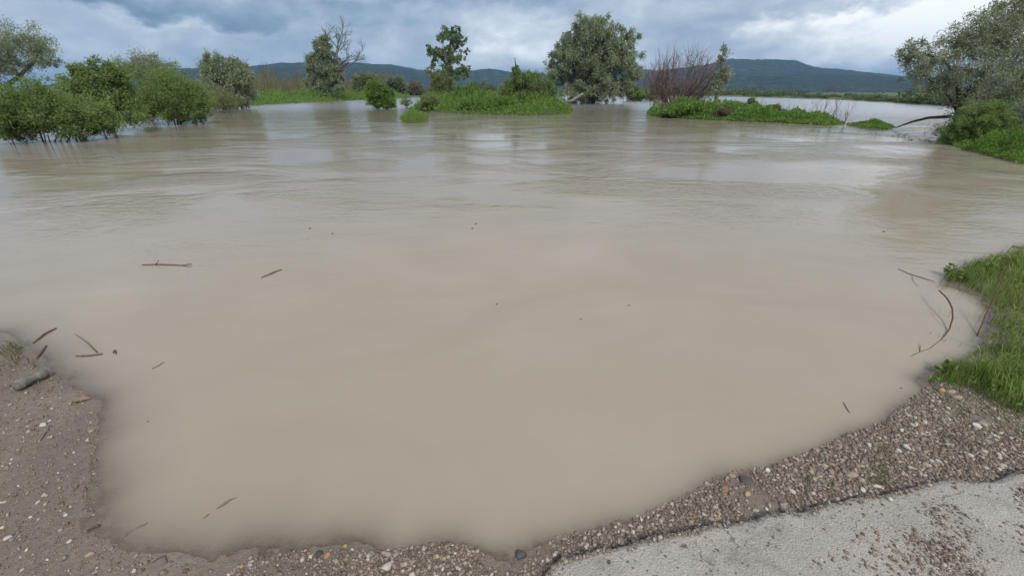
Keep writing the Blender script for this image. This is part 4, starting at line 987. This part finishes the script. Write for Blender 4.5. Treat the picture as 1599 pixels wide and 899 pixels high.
stick_px('sunken_branch', 'dark sunken clod of wood beside the mud shore', 'branch', [(184, 842, -0.004), (197, 834, 0.001), (210, 827, -0.005), (224, 820, 0.000), (236, 814, -0.006)], [0.005, 0.008, 0.006, 0.008, 0.005], M['silted'])
for (x, y) in [(776, 475), (738, 357), (743, 350), (519, 365), (982, 477), (907, 498), (484, 357), (231, 658), (1407, 606), (1380, 362)]:
    s = gp(x, y)[1] * 0.0022
    p = gp(x, y); T = Tubes(); T.add([[-s * 1.4, 0, 0.002], [0, s * 0.2, s * 0.5], [s * 1.5, s * .3, 0.002]], [s * 0.35, s * 0.7, s * 0.25], 5)
    o = T.build('floating_debris', M['stick'], None); o.location = tuple(p); o.rotation_euler = (0, 0, rng.normal() * 0.4)
    tag(o, 'small dark scrap of bark floating on the brown water', 'debris', 'scraps of bark afloat')
# the short log on the mud
def make_log():
    a = ground_pt(26, 611); b = ground_pt(78, 588); a[2] += 0.026; b[2] += 0.026
    r = np.random.default_rng(12); n = 14; tt = np.linspace(0, 1, n)[:, None]
    pts = a + (b - a) * tt + np.column_stack([np.zeros(n), np.sin(tt[:, 0] * pi) * 0.02, np.sin(tt[:, 0] * pi) * 0.012])
    rad = 0.030 + 0.003 * r.normal(size=n); rad[0] = 0.022; rad[-1] = 0.024
    T = Tubes(); T.add(pts, rad, 14)
    m = wood_mat('log_bark', (0.085, 0.085, 0.072), (0.215, 0.215, 0.185), 30)
    o = T.build('log', m, None, a); o.location = tuple(a)
    tag(o, 'short weathered grey log lying on the mud at the water', 'log')
make_log()
# a fallen leaf on the wet mud
p = ground_pt(128, 626); th = np.linspace(-1, 1, 9); wv = 0.021 * np.cos(th * pi / 2) ** 0.8
V = np.concatenate([np.column_stack([th * 0.045, wv, 0.006 + 0.008 * np.abs(wv) / 0.016]), np.column_stack([th * 0.045, -wv, 0.006 + 0.010 * np.abs(wv) / 0.016]), np.column_stack([th * 0.045, wv * 0, 0.006 + 0.004 * th ** 2])])
F = np.concatenate([[[k, k + 1, 19 + k, 18 + k] for k in range(8)], [[18 + k, 19 + k, 10 + k, 9 + k] for k in range(8)]])
m, t, out = new_mat('dead_leaf'); g = t.n('ShaderNodeNewGeometry'); n = t.noise(g.outputs['Position'], 90, 4)
bsdf(t, out, t.ramp(n, [(0.3, (0.20, 0.105, 0.065)), (0.7, (0.34, 0.19, 0.125))]), 0.7, n, 0.3, 0.003)
lf = mesh('fallen_leaf', V, F, m, smooth=True); lf.location = (p[0], p[1], p[2]); lf.rotation_euler = (0, 0, 0.35)
tag(lf, 'single rust coloured dead leaf on the wet mud', 'leaf')

# ------------------------------------------------------------------ air between here and the hills
def haze():
    x, y0, y1, z0, z1 = 9500, -9500, 9500, -4.0, 270.0
    V = [(-x, y0, z0), (x, y0, z0), (x, y1, z0), (-x, y1, z0), (-x, y0, z1), (x, y0, z1), (x, y1, z1), (-x, y1, z1)]
    F = [(3, 2, 1, 0), (4, 5, 6, 7), (0, 1, 5, 4), (1, 2, 6, 5), (2, 3, 7, 6), (3, 0, 4, 7)]
    m = bpy.data.materials.new('haze'); m.use_nodes = True; m.node_tree.nodes.clear(); t = NT(m.node_tree)
    out = t.n('ShaderNodeOutputMaterial'); v = t.n('ShaderNodeVolumePrincipled')
    v.inputs['Color'].default_value = (0.36, 0.64, 1.0, 1); v.inputs['Density'].default_value = 0.00020; v.inputs['Anisotropy'].default_value = 0.0
    t.set(out.inputs[1], v.outputs[0])
    tag(mesh('haze', V, F, m), 'thin blue grey haze over the flooded plain', 'haze', kind='stuff')
haze()
